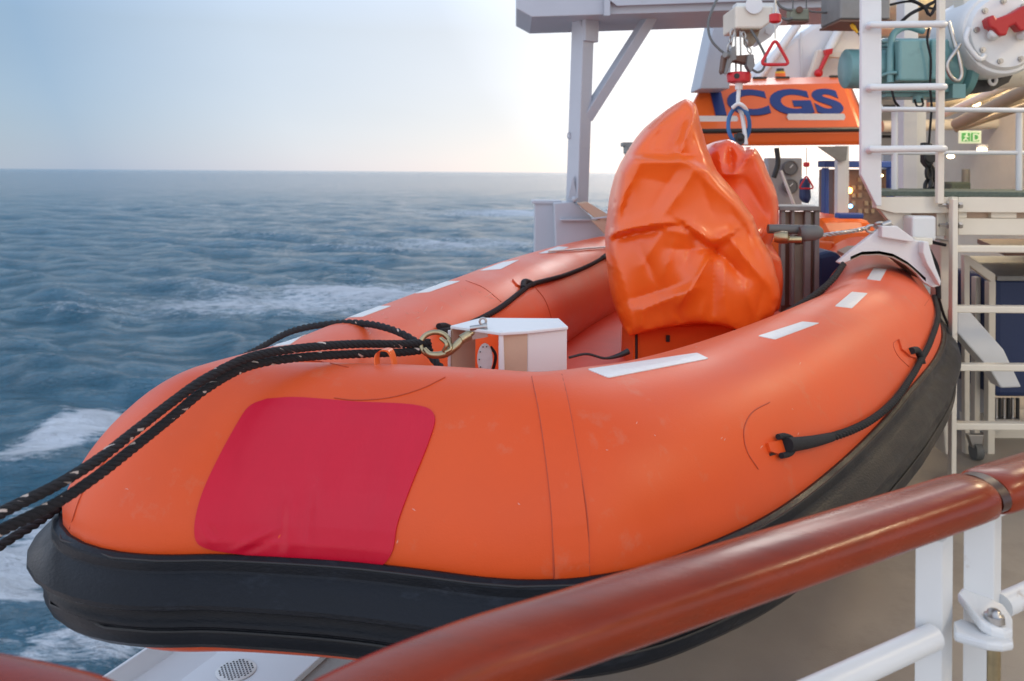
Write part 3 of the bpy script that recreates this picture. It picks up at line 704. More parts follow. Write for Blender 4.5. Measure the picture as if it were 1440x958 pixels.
mb.cyl(P(648, 478, 2.095), P(660, 471, 2.105), .012); mb.build('hook_body', M['brass'], hook)
mb = MB(); mb.cyl(P(661, 462, 2.10), P(683, 459, 2.10), .0065, seg=12); mb.tube([P(679, 452, 2.1)+Vector((.008*math.cos(a), 0, .008*math.sin(a))) for a in np.linspace(0, 6.28, 12, endpoint=False)], .003, 8, closed=True)
mb.lathe(P(683, 459, 2.1), (1, 0, .1), [(-.006, .0), (-.006, .008), (0, .01), (.004, .008), (.004, 0)], 14)
mb.prism([(656, 466), (684, 463), (686, 474), (664, 478)], 2.105, .02); mb.build('shackle_pin', M['steel'], hook)

# ------------------------------------------------------------------ near handrail
rail = thing('handrail', 'varnished mahogany handrail on white steel posts, crossing the foreground', 'railing', (.3, 1.2, 0))
RZ = EYE-.525
def rail_seg(pl, name='wooden_rail'):
    """pl: plan points; lens shaped section"""
    c = cr_spline([(x, y, 0) for x, y in pl], 60); n = len(c)-1
    prof = []
    for k in range(32):
        t = 2*math.pi*k/32; c_, s_ = math.cos(t), math.sin(t)
        prof.append((.050*(abs(c_)**.8)*(1 if c_ > 0 else -1), (.036*(abs(s_)**.85) if s_ > 0 else -.030*(abs(s_)**.7))))
    vs = []; m = 32
    for i in range(n+1):
        d = Vector(c[min(i+1, n)]-c[max(i-1, 0)]).normalized(); s = Vector((d.y, -d.x, 0)); p = Vector(c[i])+Vector((0, 0, RZ))
        e = min(i, n-i); k = 1 if e >= 2 else (.97 if e == 1 else .90)
        if e == 1: p = Vector(c[0])+Vector((0, 0, RZ))+d*.008 if i == 1 else Vector(c[-1])+Vector((0, 0, RZ))-d*.008
        for x, z in prof: vs.append(p+s*x*k+Vector((0, 0, z*k)))
    fs = [(i*m+j, i*m+(j+1) % m, (i+1)*m+(j+1) % m, (i+1)*m+j) for i in range(n) for j in range(m)]
    q = MB(); q.add(vs, fs, 0, True); q.add(vs[:m], [list(range(m))], 0); q.add(vs[-m:], [list(range(m))], 0)
    return q.build(name, M['wood'], rail)
RD = Vector((.857, .515)); Q0 = Vector((-.30, .757))
def rpt(s): q = Q0+RD*s; return (q.x, q.y)
rail_seg([(-.27, .56), (-.235, .68), (-.17, .80), (-.05, .905)]+[rpt(k) for k in (.45, .6, .8, 1.0, 1.235)]); rail_seg([rpt(1.262), rpt(1.7), rpt(2.1), rpt(2.6)])
rail_seg([(-1.9, 1.20), (-1.2, 1.02), (-.8, .91), (-.50, .832), (-.38, .785), (-.31, .70), (-.29, .58)])
mb = MB(); q = rpt(1.248); d3 = Vector((RD.x, RD.y, 0)); s3 = Vector((d3.y, -d3.x, 0))
vs = []
for off in (-.012, .012):
    for k in range(24):
        t = 2*math.pi*k/24; vs.append(Vector((*q, RZ))+d3*off+s3*.0475*math.cos(t)+Vector((0, 0, (.034 if math.sin(t) > 0 else .026)*math.sin(t))))
mb.add(vs, [(k, (k+1) % 24, 24+(k+1) % 24, 24+k) for k in range(24)], 0, True); mb.build('joint_collar', M['endcap'], rail)
rot = Matrix.Rotation(math.atan2(RD.y, RD.x), 3, 'Z')
def post(s, wd=.055, th=.018, top=0):
    x, y = rpt(s); q = MB(); q.box((x, y, (RZ-.034+top)/2), (th, wd, RZ-.034+top), rot)
    return q.build('post', M['white'], rail, .004)
def rpost(px0, px1, d, ytop, th=.014, pxe=None):
    """flat bar: broad face towards the sea, thin edge to the right"""
    a = P(px0, ytop, d); b = P(px1, ytop, d-.005); e = P(pxe, ytop, d+.03)
    top = [a, b, e, e+(a-b)]
    q = MB(); z1 = min(p.z for p in top)
    vs = [Vector((p.x, p.y, z1)) for p in top]+[Vector((p.x, p.y, .0)) for p in top]
    q.add(vs, [(0, 1, 2, 3), (7, 6, 5, 4)]+[(i, 4+i, 4+(i+1) % 4, (i+1) % 4) for i in range(4)])
    return q.build('post', M['white'], rail, .003)
rpost(1287, 1326, 1.36, 747, pxe=1341); rpost(1355, 1399, 1.42, 716, pxe=1409)
mb = MB(); xx = []
for s0, s1 in ((.35, 1.235), (1.262, 2.6)):
    a, b = Vector((*rpt(s0), RZ-.034)), Vector((*rpt(s1), RZ-.034)); mb.box((a+b)/2, ((b-a).length, .034, .005), rot)
mb.build_each('support_strip', M['white'], rail, .001)
z = EYE-.722
mb = MB(); a = P(1312, 896, 1.345); dd = Vector((RD.x, RD.y, 0)); mb.cyl(a, Vector((a.x, a.y, a.z))-dd*1.5, .0195, seg=24)
b = P(1408, 852, 1.44); mb.cyl(b, b+dd*1.2, .0195, seg=24)
mb.cyl(a-Vector((0, 0, .26)), a-Vector((0, 0, .26))-dd*1.5, .0195, seg=24); mb.cyl(b-Vector((0, 0, .26)), b-Vector((0, 0, .26))+dd*1.2, .0195, seg=24)
mb.build_each('lower_bar', M['white'], rail)
mb = MB()
for s, y in ((-.31, .79), (-.9, .95), (-1.8, 1.19)): mb.box((s, y, RZ/2-.02), (.05, .015, RZ-.04))
mb.build_each('left_post', M['white'], rail, .003)
# hinge with bolt
def slab(pts, d, th, name, m, par, bev=.005):
    vs = [P(x, y, dd_) for x, y, dd_ in pts]; n = len(vs); q = MB()
    q.add(vs+[v-Vector((0, 0, th)) for v in vs], [list(range(n)), list(range(2*n-1, n-1, -1))]+[(i, n+i, n+(i+1) % n, (i+1) % n) for i in range(n)])
    return q.build(name, m, par, bev)
hg = slab([(1347, 832, 1.40), (1352, 826, 1.43), (1366, 826, 1.43), (1412, 850, 1.41), (1424, 868, 1.37), (1424, 884, 1.33), (1412, 888, 1.32), (1394, 882, 1.32), (1378, 872, 1.33)], 1.4, .018, 'hinge_lug', M['white'], rail)
slab([(1341, 872, 1.36), (1352, 868, 1.38), (1372, 880, 1.37), (1424, 892, 1.35), (1425, 902, 1.31), (1410, 905, 1.30), (1388, 902, 1.30), (1341, 890, 1.33)], 1.4, .015, 'hinge_lug', M['white'], rail)
mb = MB(); c = P(1398, 872, 1.34); mb.lathe(c, (0, 0, 1), [(-.002, .016), (.008, .015), (.010, .011), (.014, .010), (.017, .006), (.018, 0)], 8); bo = mb.build_each('bolt', M['steel'], rail)
mb = MB(); mb.cyl(c-Vector((0, 0, .018)), c-Vector((0, 0, .25)), .010, seg=14); mb.build('hinge_pin', M['brass'], bo)

# ------------------------------------------------------------------ white deck-edge casing below the bow
cas = thing('deck_edge_casing', 'white metal casing along the deck edge below the bow, with a small perforated grille', 'casing', (-1.0, 2.6, -.1))
mb = MB()
def strip(a, b, c, d): mb.add([a, b, c, d], [(0, 1, 2, 3)])
y0, y1 = 1.2, 7.0
def ep(y, off, z): return Vector((deck_edge(y)+off, y, z))
ed = [(0, -.3), (0, .06), (.012, .06), (.03, .0), (.16, -.03), (.20, .02), (.55, .02), (.55, -.3)]
vs = [ep(y0, o, z) for o, z in ed]+[ep(y1, o, z) for o, z in ed]; n = len(ed)
mb.add(vs, [(i, (i+1) % n, n+(i+1) % n, n+i) for i in range(n)]+[list(range(n)), list(range(2*n-1, n-1, -1))]); mb.build('casing_body', M['plate'], cas, .003)
mb = MB(); gc = P(332, 946, 1.58*1200/704); mb.lathe((gc.x, gc.y, .021), (0, 0, 1), [(0, 0), (.001, .062), (.003, .06), (.003, .0)], 30); gr = mb.build('grille', M['strip'], cas)
mb = MB()
for i in range(-5, 6):
    for j in range(-5, 6):
        x = (i+.5*(j % 2))*.011; y = j*.0105
        if x*x+y*y < .0028: mb.cyl((gc.x+x, gc.y+y, .0235), (gc.x+x, gc.y+y, .0252), .0032, seg=8)
mb.build('grille_hole', M['dark'], gr)

# ------------------------------------------------------------------ davit frame at the ship's side
dv = thing('boat_davit', 'white steel davit frame: leaning post, diagonal brace and overhead beam, against the sky', 'davit', P(815, 350, 6.0)*1)
def rbar(a, b, wd, th, yaw=0):
    """rectangular bar from a to b, section wd x th turned by yaw round its length"""
    q = MB(); d = (b-a).normalized(); s = d.cross(Vector((0, 1, 0))).normalized(); t = d.cross(s)
    c, sn = math.cos(yaw), math.sin(yaw); s2 = s*c+t*sn; t2 = t*c-s*sn; vs = []
    for p in (a, b):
        for i, j in ((-1, -1), (1, -1), (1, 1), (-1, 1)): vs.append(p+s2*wd/2*i+t2*th/2*j)
    q.add(vs, [(0, 1, 2, 3), (7, 6, 5, 4)]+[(i, 4+i, 4+(i+1) % 4, (i+1) % 4) for i in range(4)]); return q
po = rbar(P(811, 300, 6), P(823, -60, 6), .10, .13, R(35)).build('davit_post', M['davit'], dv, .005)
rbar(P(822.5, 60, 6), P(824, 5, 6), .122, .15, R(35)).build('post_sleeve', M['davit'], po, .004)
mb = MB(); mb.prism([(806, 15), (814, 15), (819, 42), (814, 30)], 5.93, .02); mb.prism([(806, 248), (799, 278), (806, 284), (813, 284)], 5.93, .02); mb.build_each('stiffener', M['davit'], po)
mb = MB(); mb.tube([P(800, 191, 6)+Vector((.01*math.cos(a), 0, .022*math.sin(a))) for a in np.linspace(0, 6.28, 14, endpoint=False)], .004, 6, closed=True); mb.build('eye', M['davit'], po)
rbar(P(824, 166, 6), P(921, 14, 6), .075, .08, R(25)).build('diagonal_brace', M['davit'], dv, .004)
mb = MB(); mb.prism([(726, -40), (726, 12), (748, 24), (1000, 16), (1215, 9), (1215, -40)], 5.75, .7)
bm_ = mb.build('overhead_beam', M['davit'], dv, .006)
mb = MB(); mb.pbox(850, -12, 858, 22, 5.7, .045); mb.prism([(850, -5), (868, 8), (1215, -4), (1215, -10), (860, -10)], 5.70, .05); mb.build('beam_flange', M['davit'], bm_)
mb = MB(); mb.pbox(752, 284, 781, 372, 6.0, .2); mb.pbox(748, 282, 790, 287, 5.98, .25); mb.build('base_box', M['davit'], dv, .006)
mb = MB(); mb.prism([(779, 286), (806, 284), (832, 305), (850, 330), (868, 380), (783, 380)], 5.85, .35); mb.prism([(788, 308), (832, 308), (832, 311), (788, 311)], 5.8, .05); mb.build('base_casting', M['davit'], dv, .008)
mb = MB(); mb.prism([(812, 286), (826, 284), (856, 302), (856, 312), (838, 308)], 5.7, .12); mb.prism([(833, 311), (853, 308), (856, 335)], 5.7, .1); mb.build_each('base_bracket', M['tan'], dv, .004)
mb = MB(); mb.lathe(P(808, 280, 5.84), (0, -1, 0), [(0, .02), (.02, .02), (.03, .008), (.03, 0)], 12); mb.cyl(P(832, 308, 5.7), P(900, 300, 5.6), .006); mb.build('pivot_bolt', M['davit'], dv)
# white lashing strap over port tube
mb = MB(); mb.tube(SP([hit(x, y, .01)[0] for x, y in [(770, 356), (800, 354), (830, 351), (856, 349)]], 14), .006, 8)
mb.build('lashing_strap', M['strip'], label='pale strap stretched over the far tube near the davit base', cat='strap')

# slanted column and the white gear behind the hooks
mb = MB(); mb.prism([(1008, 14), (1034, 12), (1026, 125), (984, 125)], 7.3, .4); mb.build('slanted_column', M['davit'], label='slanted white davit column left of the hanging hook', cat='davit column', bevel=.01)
wd = thing('white_davit', 'big pale white davit arm behind the red triangle handle', 'davit arm', P(1140, 120, 9.2))
mb = MB(); mb.prism([(1040, 118), (1072, 88), (1118, 52), (1160, 22), (1166, 0), (1235, 0), (1235, 118)], 9.2, .5); ab = mb.build('arm_panel', M['plate'], wd, .05)
mb = MB(); mb.tube(PP([(1126, 46, 9.18), (1128, 118, 9.18)]), .008, 6); mb.tube(PP([(1066, 112, 9.15), (1122, 34, 9.15)]), .045, 8); mb.tube(PP([(1152, 96, 9.1), (1192, 22, 9.1)]), .05, 8); mb.build('edge_rib', M['white'], wd)
mb = MB(); mb.prism([(1136, 112), (1150, 70), (1192, 74), (1192, 82), (1158, 80), (1146, 112)], 9.0, .08); mb.build('bracket', M['cream'], wd, .01)
mb = MB(); mb.tube(PP([(1151, 103, 8.95), (1166, 72, 8.95)]), .022, 8); mb.ball(P(1151, 103, 8.95), .045); mb.prism([(1160, 70), (1172, 68), (1170, 76), (1162, 78)], 8.93, .06); mb.build('red_lever', M['red'], wd)

# ------------------------------------------------------------------ hanging hook gear
hk = thing('lifting_hook_assembly', 'hanging lifting gear with a red disc, brown clamp and steel cable under the beam', 'lifting gear', P(1040, 110, 5.0))
mb = MB(); mb.prism([(1034, 8), (1088, 8), (1086, 30), (1072, 40), (1034, 40)], 5.0, .3); hs = mb.build('sheave_housing', M['cream'], hk, .012)
mb = MB(); mb.prism([(1036, 4), (1092, 4), (1100, 30), (1084, 52), (1066, 64), (1060, 42), (1036, 42)], 5.2, .1); mb.lathe(P(1060, 8, 4.99), (0, -1, 0), [(0, .05), (.012, .05), (.012, 0)], 20); mb.lathe(P(1080, 44, 5.18), (0, -1, 0), [(0, .02), (.012, .02), (.012, 0)], 14); mb.build_each('side_cheek', M['white'], hs)
mb = MB(); mb.prism([(1052, 40), (1070, 40), (1064, 58), (1058, 66), (1052, 58)], 5.1, .12); mb.pbox(1042, 38.5, 1070, 42, 5.0, .28); mb.build_each('guide_block', M['curtain'], hk, .01)
mb = MB()
for x in (1034, 1041): mb.tube(PP([(x, 40, 5.05), (x+1, 106, 5.05)]), .006, 8)
mb.build('cable', M['steel'], hk)
def chain(pts, name, m, parent, lk=.04, r=.005, **kw):
    Lg = sum((pts[i+1]-pts[i]).length for i in range(len(pts)-1)); n = max(3, int(Lg/(lk*.72))); c = SP(pts, n); q = MB()
    for i in range(n-1):
        a = c[i]; b = c[i+1]; d = (b-a).normalized(); u = d.orthogonal().normalized(); u = (Matrix.Rotation(R(90)*(i % 2)+.4, 3, d) @ u)
        mid = (a+b)/2; q.tube([mid+d*lk/2*math.cos(t)+u*lk*.3*math.sin(t) for t in np.linspace(0, 6.28, 12, endpoint=False)], r, 6, closed=True)
    return q.build(name, m, parent, **kw)
chain(PP([(1031, 42, 5.0), (1027, 60, 5.0), (1024, 78, 5.0), (1020, 100, 5.0)]), 'chain', M['steel'], hk, .045, .006)
chain(PP([(1044, 44, 5.0), (1050, 62, 5.0), (1056, 76, 5.0)]), 'chain', M['steel'], hk, .04, .005)
mb = MB(); mb.prism([(1018, 76), (1030, 70), (1036, 78), (1058, 76), (1062, 84), (1052, 90), (1034, 86), (1024, 92), (1018, 104), (1015, 100)], 4.98, .08); mb.build('clamp', M['brown'], hk, .006)
mb = MB(); mb.prism([(1030, 66), (1034, 64), (1036, 84), (1030, 86), (1022, 104), (1019, 104), (1024, 82)], 4.95, .03); mb.lathe(P(1023, 78, 4.95), (-1, -1, 0), [(0, .02), (.03, .018), (.03, 0)], 12); mb.prism([(1052, 78), (1060, 76), (1062, 92), (1056, 102), (1050, 92)], 4.95, .06); mb.build_each('steel_arm', M['grey'], hk, .004)
mb = MB(); c = P(1039, 109, 5.0); mb.lathe(c, (0, 0, 1), [(-.034, 0), (-.034, .045), (-.026, .066), (.016, .072), (.026, .066), (.03, .05), (.03, 0)], 30); rdisc = mb.build('red_disc', M['red'], hk)
mb = MB(); mb.lathe(P(1036, 107, 4.935), (0, -1, 0), [(0, .016), (.006, .016), (.006, 0)], 14); mb.build('hole', M['dark'], rdisc)
mb = MB(); mb.tube(SP(PP([(1014, -10, 5.1), (1004, 8, 5.05), (996, 32, 5.0), (999, 54, 4.98), (1010, 68, 4.97), (1020, 76, 4.96)]), 24), .0075, 10)
mb.tube(SP(PP([(1056, 42, 5.0), (1068, 62, 4.98), (1076, 80, 4.97), (1074, 96, 4.97), (1066, 102, 4.97), (1058, 98, 4.97)]), 24), .0075, 10); mb.build('hose', M['hose'], hk)
sl_ = thing('boat_sling', 'white rod and blue sling loop hanging from the red disc to the covers', 'sling', P(1042, 205, 4.9))
mb = MB(); mb.cyl(P(1039, 116, 5), P(1039, 126, 5), .022, seg=14); mb.tube(SP(PP([(1039, 124, 5), (1038, 150, 4.97), (1043, 160, 4.95), (1047, 185, 4.93), (1049, 204, 4.9)]), 16), [.012]*16, 10); mb.build('white_strop', M['strip'], sl_)
mb = MB(); mb.tube([P(1039+15*math.cos(a), 176+25*math.sin(a), 4.93+.02*math.sin(2*a)) for a in np.linspace(0, 2*math.pi, 30, endpoint=False)], .012, 10, closed=True); mb.build('blue_loop', M['blue'], sl_)
mb = MB(); mb.ball(P(1040, 194, 4.92), .03); mb.prism([(1034, 188), (1044, 190), (1048, 200), (1040, 206), (1034, 198)], 4.9, .03); mb.tube(SP(PP([(1030, 152, 4.92), (1038, 146, 4.9), (1046, 150, 4.9), (1050, 156, 4.92)]), 10), .012, 8, mi=1); mb.build_each('knot', [M['dark'], M['strip']], sl_)

def tri_handle(cx, top, s, d, name, label, group):
    t = thing(name, label, 'pull handle', P(cx, top+s*94, d), group)
    g = s
    q = MB(); q.tube(PP([(cx, top-20*g, d), (cx, top+20*g, d)]), .006 if g > .7 else .004, 8); q.tube(PP([(cx, top+33*g, d), (cx, top+55*g, d)]), .004, 8); q.build('cord', M['steel'], t)
    q = MB(); c = P(cx, top+26*g, d); rr = 8.3*g/F*d; q.lathe(c, (0, 0, 1), [(-rr*.8, 0), (-rr*.8, rr*.6), (-rr*.55, rr), (rr*.6, rr), (rr*.75, rr*.8), (rr*.75, 0)], 20); q.build('weight', M['red'], t)
    co = [(0, 52), (20.5, 88), (-20.5, 88)]; pts = []
    for i in range(3):
        p, a, b = co[i], co[i-1], co[(i+1) % 3]
        for k in range(7):
            tt = k/6; s0 = (p[0]+(a[0]-p[0])*.2, p[1]+(a[1]-p[1])*.2); s1 = (p[0]+(b[0]-p[0])*.2, p[1]+(b[1]-p[1])*.2)
            x = s0[0]*(1-tt)**2+2*p[0]*tt*(1-tt)+s1[0]*tt*tt; y = s0[1]*(1-tt)**2+2*p[1]*tt*(1-tt)+s1[1]*tt*tt; pts.append(P(cx+x*g, top+(y+3)*g, d))
    q = MB(); q.tube(pts, 2.3*g/F*d, 10, closed=True); q.build('triangle_grip', M['red'], t)
tri_handle(1090, 0, 1, 4.6, 'pull_handle', 'big red triangle pull handle hanging under the beam', 'triangle pull handles')
tri_handle(1134, 218, .52, 6.2, 'pull_handle', 'small red triangle pull handle far back beside the dial panel', 'triangle pull handles')
mb = MB(); mb.prism([(1131, 252), (1140, 250), (1142, 278), (1138, 288), (1130, 280)], 6.25, .12); mb.build('hanging_pouch', M['bluecloth'], label='dark navy pouch hanging below the small red triangle', cat='pouch', bevel=.02)

ls = thing('limit_switch', 'small grey-green limit switch box wired under the beam', 'switch', P(1125, 30, 4.9))
mb = MB(); mb.pbox(1112, 12, 1138, 28, 4.9, .08); mb.build('switch_body', mat('switch_olive', (.20, .22, .16), .5, var=.1), ls, .006)
mb = MB(); mb.pbox(1113, 28.5, 1138, 31, 4.89, .09); mb.lathe(P(1124, 14, 4.89), (0, -1, 0), [(0, .02), (.01, .02), (.01, 0)], 12); mb.build('base', M['brown'], ls, .003)
mb = MB(); mb.tube(SP(PP([(1092, 2, 4.9), (1098, 10, 4.9), (1108, 14, 4.9), (1114, 14, 4.9)]), 14), .008, 8); mb.tube(SP(PP([(1138, 16, 4.9), (1160, 18, 4.9), (1176, 15, 4.95), (1200, 10, 5)]), 14), .006, 8); mb.tube(SP(PP([(1100, 25, 4.9), (1106, 28, 4.9), (1114, 26, 4.9)]), 8), .008, 8); mb.tube(PP([(1115, -4, 4.92), (1115, 13, 4.92)]), .004, 6); mb.tube(PP([(1134, -4, 4.92), (1134, 13, 4.92)]), .004, 6); mb.build('wire', M['hose'], ls)

jb = thing('junction_box', 'grey metal junction box with brown bottom edge, behind the white ladder stile', 'box', P(1220, 30, 4.7))
mb = MB(); mb.pbox(1182, -30, 1252, 27, 4.7, .3); mb.build('box_body', M['grey'], jb, .008)
mb = MB(); mb.pbox(1181, 27.5, 1254, 31, 4.69, .31); mb.build('bottom_edge', M['brown'], jb)
mb = MB(); mb.tube(PP([(1178, -20, 4.8), (1179, 30, 4.8)]), .018, 8); mb.build('side_tube', M['white'], jb)
mb = MB(); mb.lathe(P(1197, 34, 4.75), (.6, 0, -.8), [(0, .01), (.02, .014), (.06, .006), (.06, 0)], 12); mb.tube(SP(PP([(1200, 40, 4.75), (1206, 46, 4.75), (1216, 60, 4.8)]), 8), .005, 6, mi=1); mb.build('yellow_gland', [M['yellow'], M['hose']], jb)

# ------------------------------------------------------------------ orange lifeboat with lettering
lb = thing('lifeboat', 'orange lifeboat with blue ICGS lettering on its canopy, beyond the covers', 'lifeboat', P(1090, 400, 7.6))
D0 = 7.4
fr_b = [(966, 206), (1214, 203)]; 
def ring(l): return [P(*q) for q in l]
lower = ring([(960, 206, D0), (1216, 204, D0), (1222, 200, D0+2.6), (960, 200, D0+2.6)])
mid = ring([(958, 185, D0-.02), (1214, 182, D0-.02), (1222, 178, D0+2.6), (958, 182, D0+2.6)])
mid2 = ring([(966, 160, D0+.10), (1205, 158, D0+.10), (1214, 160, D0+2.5), (966, 160, D0+2.5)])
up = ring([(986, 121, D0+.34), (1190, 117, D0+.34), (1198, 122, D0+2.2), (988, 124, D0+2.2)])
top_ = ring([(1004, 111, D0+.62), (1182, 108, D0+.62), (1190, 114, D0+2.0), (1000, 116, D0+2.0)])
mb = MB(); vs = lower+mid+mid2+up+top_; fs = [(3, 2, 1, 0), (16, 17, 18, 19)]
for k in range(4):
    for i in range(4): a = k*4; fs.append((a+i, a+(i+1) % 4, a+4+(i+1) % 4, a+4+i))
mb.add(vs, fs, 0, False); can = mb.build('canopy', M['orange'], lb, .035)
mb = MB(); mb.tube(PP([(957, 185, D0-.03), (1214, 182, D0-.03), (1222, 178, D0+2.6)]), .02, 8); mb.build('rub_strip', M['dark'], can)
# slanting panel frame for letters
pa, pb, pc, pd = P(966, 160, D0+.10), P(1205, 158, D0+.10), P(1190, 117, D0+.34), P(986, 121, D0+.34)
ex = (pb-pa).normalized(); ez = (pd-pa); ez = (ez-ex*ez.dot(ex)).normalized(); en = ex.cross(ez).normalized()
if en.y > 0: en = -en
def text_mesh(body, name, m, parent, org, ex_, ez_, en_, size, shear=0, thick=.006, bold=.02, spacing=1, width=1):
    cu = bpy.data.curves.new(name, 'FONT'); cu.body = body; cu.size = 1; cu.offset = bold; cu.extrude = thick/size; cu.shear = shear; cu.space_character = spacing; cu.resolution_u = 6
    o = bpy.data.objects.new('tmp', cu); col.objects.link(o); dg = bpy.context.evaluated_depsgraph_get(); dg.update()
    me = bpy.data.meshes.new_from_object(o.evaluated_get(dg)); bpy.data.objects.remove(o)
    vs = [v.co.copy() for v in me.vertices]; fs = [list(p.vertices) for p in me.polygons]
    q = MB(); q.add([org+ex_*v.x*size*width+ez_*v.y*size+en_*(v.z*size) for v in vs], fs); return q.build(name, m, parent)
s_ = 1/F*7.6
wv = P(1003, 162, D0+.10)
text_mesh('ICGS', 'lettering', M['navy'], can, wv+en*.014, ex, ez, en, .42, 0, .005, .045, 1.06, 1.22)
mb = MB()
def stripq(x0, x1, ya, yb, dd):
    a, b, c, d = [P(x0, yb, dd), P(x1, yb, dd), P(x1+1, ya, dd), P(x0+1, ya, dd)]
    mb.prism([(x0+2, ya), (x1-2, ya), (x1, (ya+yb)/2), (x1-2, yb), (x0+2, yb), (x0, (ya+yb)/2)], dd, .02)
stripq(968, 1038, 163, 172, D0+.045); stripq(1107, 1189, 160, 169, D0+.045); mb.build_each('reflective_strip', M['strip'], can)
be = MB(); be.lathe(P(1097, 108, D0+.9), (0, 0, 1), [(-.12, .10), (-.03, .09), (0, .05), (.03, .05)], 18, 0); be.lathe(P(1097, 107, D0+.9), (0, 0, 1), [(0, .05), (.04, .048), (.045, .03)], 18, 1); be.lathe(P(1097, 101, D0+.9), (0, 0, 1), [(0, .04), (.03, .035), (.035, 0)], 18, 2); be.build('beacon', [M['orange'], M['yellow'], M['dark']], can)
mb = MB()
for x in (1010, 1068, 1100, 1176): mb.box(P(x, 112+(x-1010)*-.02, D0+.6), (.12, .05, .03))
mb.build_each('roof_fitting', M['dark'], can)
mb = MB(); mb.pbox(1178, 205, 1189, 400, 7.2, .07); mb.pbox(1190, 205, 1193, 400, 7.22, .05); mb.build('canopy_post', M['white'], lb, .004)
mb = MB(); mb.prism([(1150, 206), (1192, 206), (1190, 226), (1182, 228)], 7.15, .03); mb.build('gusset', M['grey'], lb)
mb = MB(); mb.prism([(1140, 325), (1160, 308), (1230, 306), (1240, 325), (1235, 420), (1150, 420), (1142, 370)], 7.0, 2.4); mb.build('lifeboat_hull', M['orange'], lb, .12)
mb = MB(); mb.pbox(1180, 300, 1215, 308, 6.7, .1); mb.build_each('blue_rail', M['bluepaint'], lb, .01)
mb = MB(); mb.prism([(876, 200), (900, 200), (900, 206), (890, 207), (890, 225), (880, 215), (880, 206), (876, 206)], 13, .3); mb.build('far_davit_tip', M['grey'], label='distant grey davit tip just left of the tall orange cover', cat='davit', bevel=.01)

dp = thing('dial_panel', 'grey instrument panel with two round dials, seen under the canopy', 'instrument panel', P(1107, 300, 6.6))
mb = MB(); mb.pbox(1080, 222, 1128, 292, 6.6, .12); mb.build('panel_body', M['panel'], dp, .01)
for y in (236, 262):
    mb = MB(); mb.lathe(P(1111, y, 6.59), (0, -1, 0), [(0, .058), (.02, .058), (.024, .05), (.016, .046), (.016, 0)], 26); dl = mb.build('dial', M['dial'], dp)
    mb = MB(); mb.cyl(P(1111, y, 6.565), P(1115, y-4, 6.565), .004, seg=6); mb.build('needle', M['strip'], dl)
mb = MB(); mb.tube(PP([(1098, 240, 6.5), (1118, 292, 6.5)]), .012, 8); mb.tube(SP(PP([(1092, 208, 6.5), (1094, 230, 6.5), (1088, 250, 6.5)]), 10), .02, 8, mi=1); mb.build('lever', [M['strip'], M['dark']], dp)

bc = thing('lit_cabinet', 'brown cabinet with navy trim, an orange lamp and a blue lamp, under the canopy', 'cabinet', P(1210, 310, 8.2))
mb = MB(); mb.pbox(1172, 238, 1262, 320, 8.3, .4); mb.build('cabinet_body', M['brownpanel'], bc, .01)
mb = MB(); mb.pbox(1160, 226, 1258, 236, 8.15, .2); mb.pbox(1160, 236, 1166, 320, 8.15, .1); mb.pbox(1252, 236, 1257, 320, 8.15, .1); mb.build('trim', M['bluepaint'], bc, .01)
mb = MB()
for i in range(5):
    for j in range(5):
        if (i*3+j*7) % 4: mb.pbox(1198+i*9, 250+j*11, 1203+i*9, 256+j*11, 8.28, .03)
mb.build('switch', M['curtain'], bc)
for (x, y, r, mm, nm) in ((1194, 268, .03, 'orangelamp', 'orange_lamp'), (1196, 290, .018, 'bluelamp', 'blue_lamp'), (1240, 247, .012, 'lamp', 'white_lamp')):
    mb = MB(); mb.ball(P(x, y, 8.2), r); mb.build(nm, M[mm], bc)

# boom with lashing to the chock
bo = thing('lashing_tube', 'grey padded lashing bar and rope running from the cover to the white chock', 'lashing', P(1130, 340, 3.95))
mb = MB(); mb.tube(PP([(1080, 322, 3.98), (1130, 323, 3.98)]), .022, 14); mb.tube(SP(PP([(1124, 328, 3.95), (1132, 328, 3.95), (1148, 327, 3.95), (1156, 327, 3.95)]), 10), [.03, .038, .04, .039, .038, .037, .036, .034, .03, .02], 14); mb.build('padding', M['hose'], bo)
mb = MB(); mb.lathe(P(1098, 334, 3.92), (1, -.3, 0), [(-.03, 0), (-.03, .022), (0, .03), (.03, .028), (.04, 0)], 14); mb.tube(PP([(1100, 337, 3.92), (1126, 337, 3.92)]), .016, 10); mb.build('clevis', M['brass'], bo)
braided(PP([(1154, 331, 3.95), (1180, 328, 3.95), (1205, 324, 3.98), (1222, 320, 4.0)]), .010, 'cord', bo, fl=.0, strands=3).data.materials[0] = M['steel']
mb = MB()
mb.tube([P(1226+8*math.cos(a), 322+5*math.sin(a), 3.99) for a in np.linspace(0, 6.28, 14, endpoint=False)], .007, 8, closed=True); mb.tube([P(1238+7*math.cos(a), 317+4*math.sin(a), 3.98+.01*math.sin(a)) for a in np.linspace(0, 6.28, 14, endpoint=False)], .007, 8, closed=True)
mb.cyl(P(1240, 317, 3.97), P(1252, 313, 3.97), .014, seg=10); mb.build('shackle', M['steel'], bo)

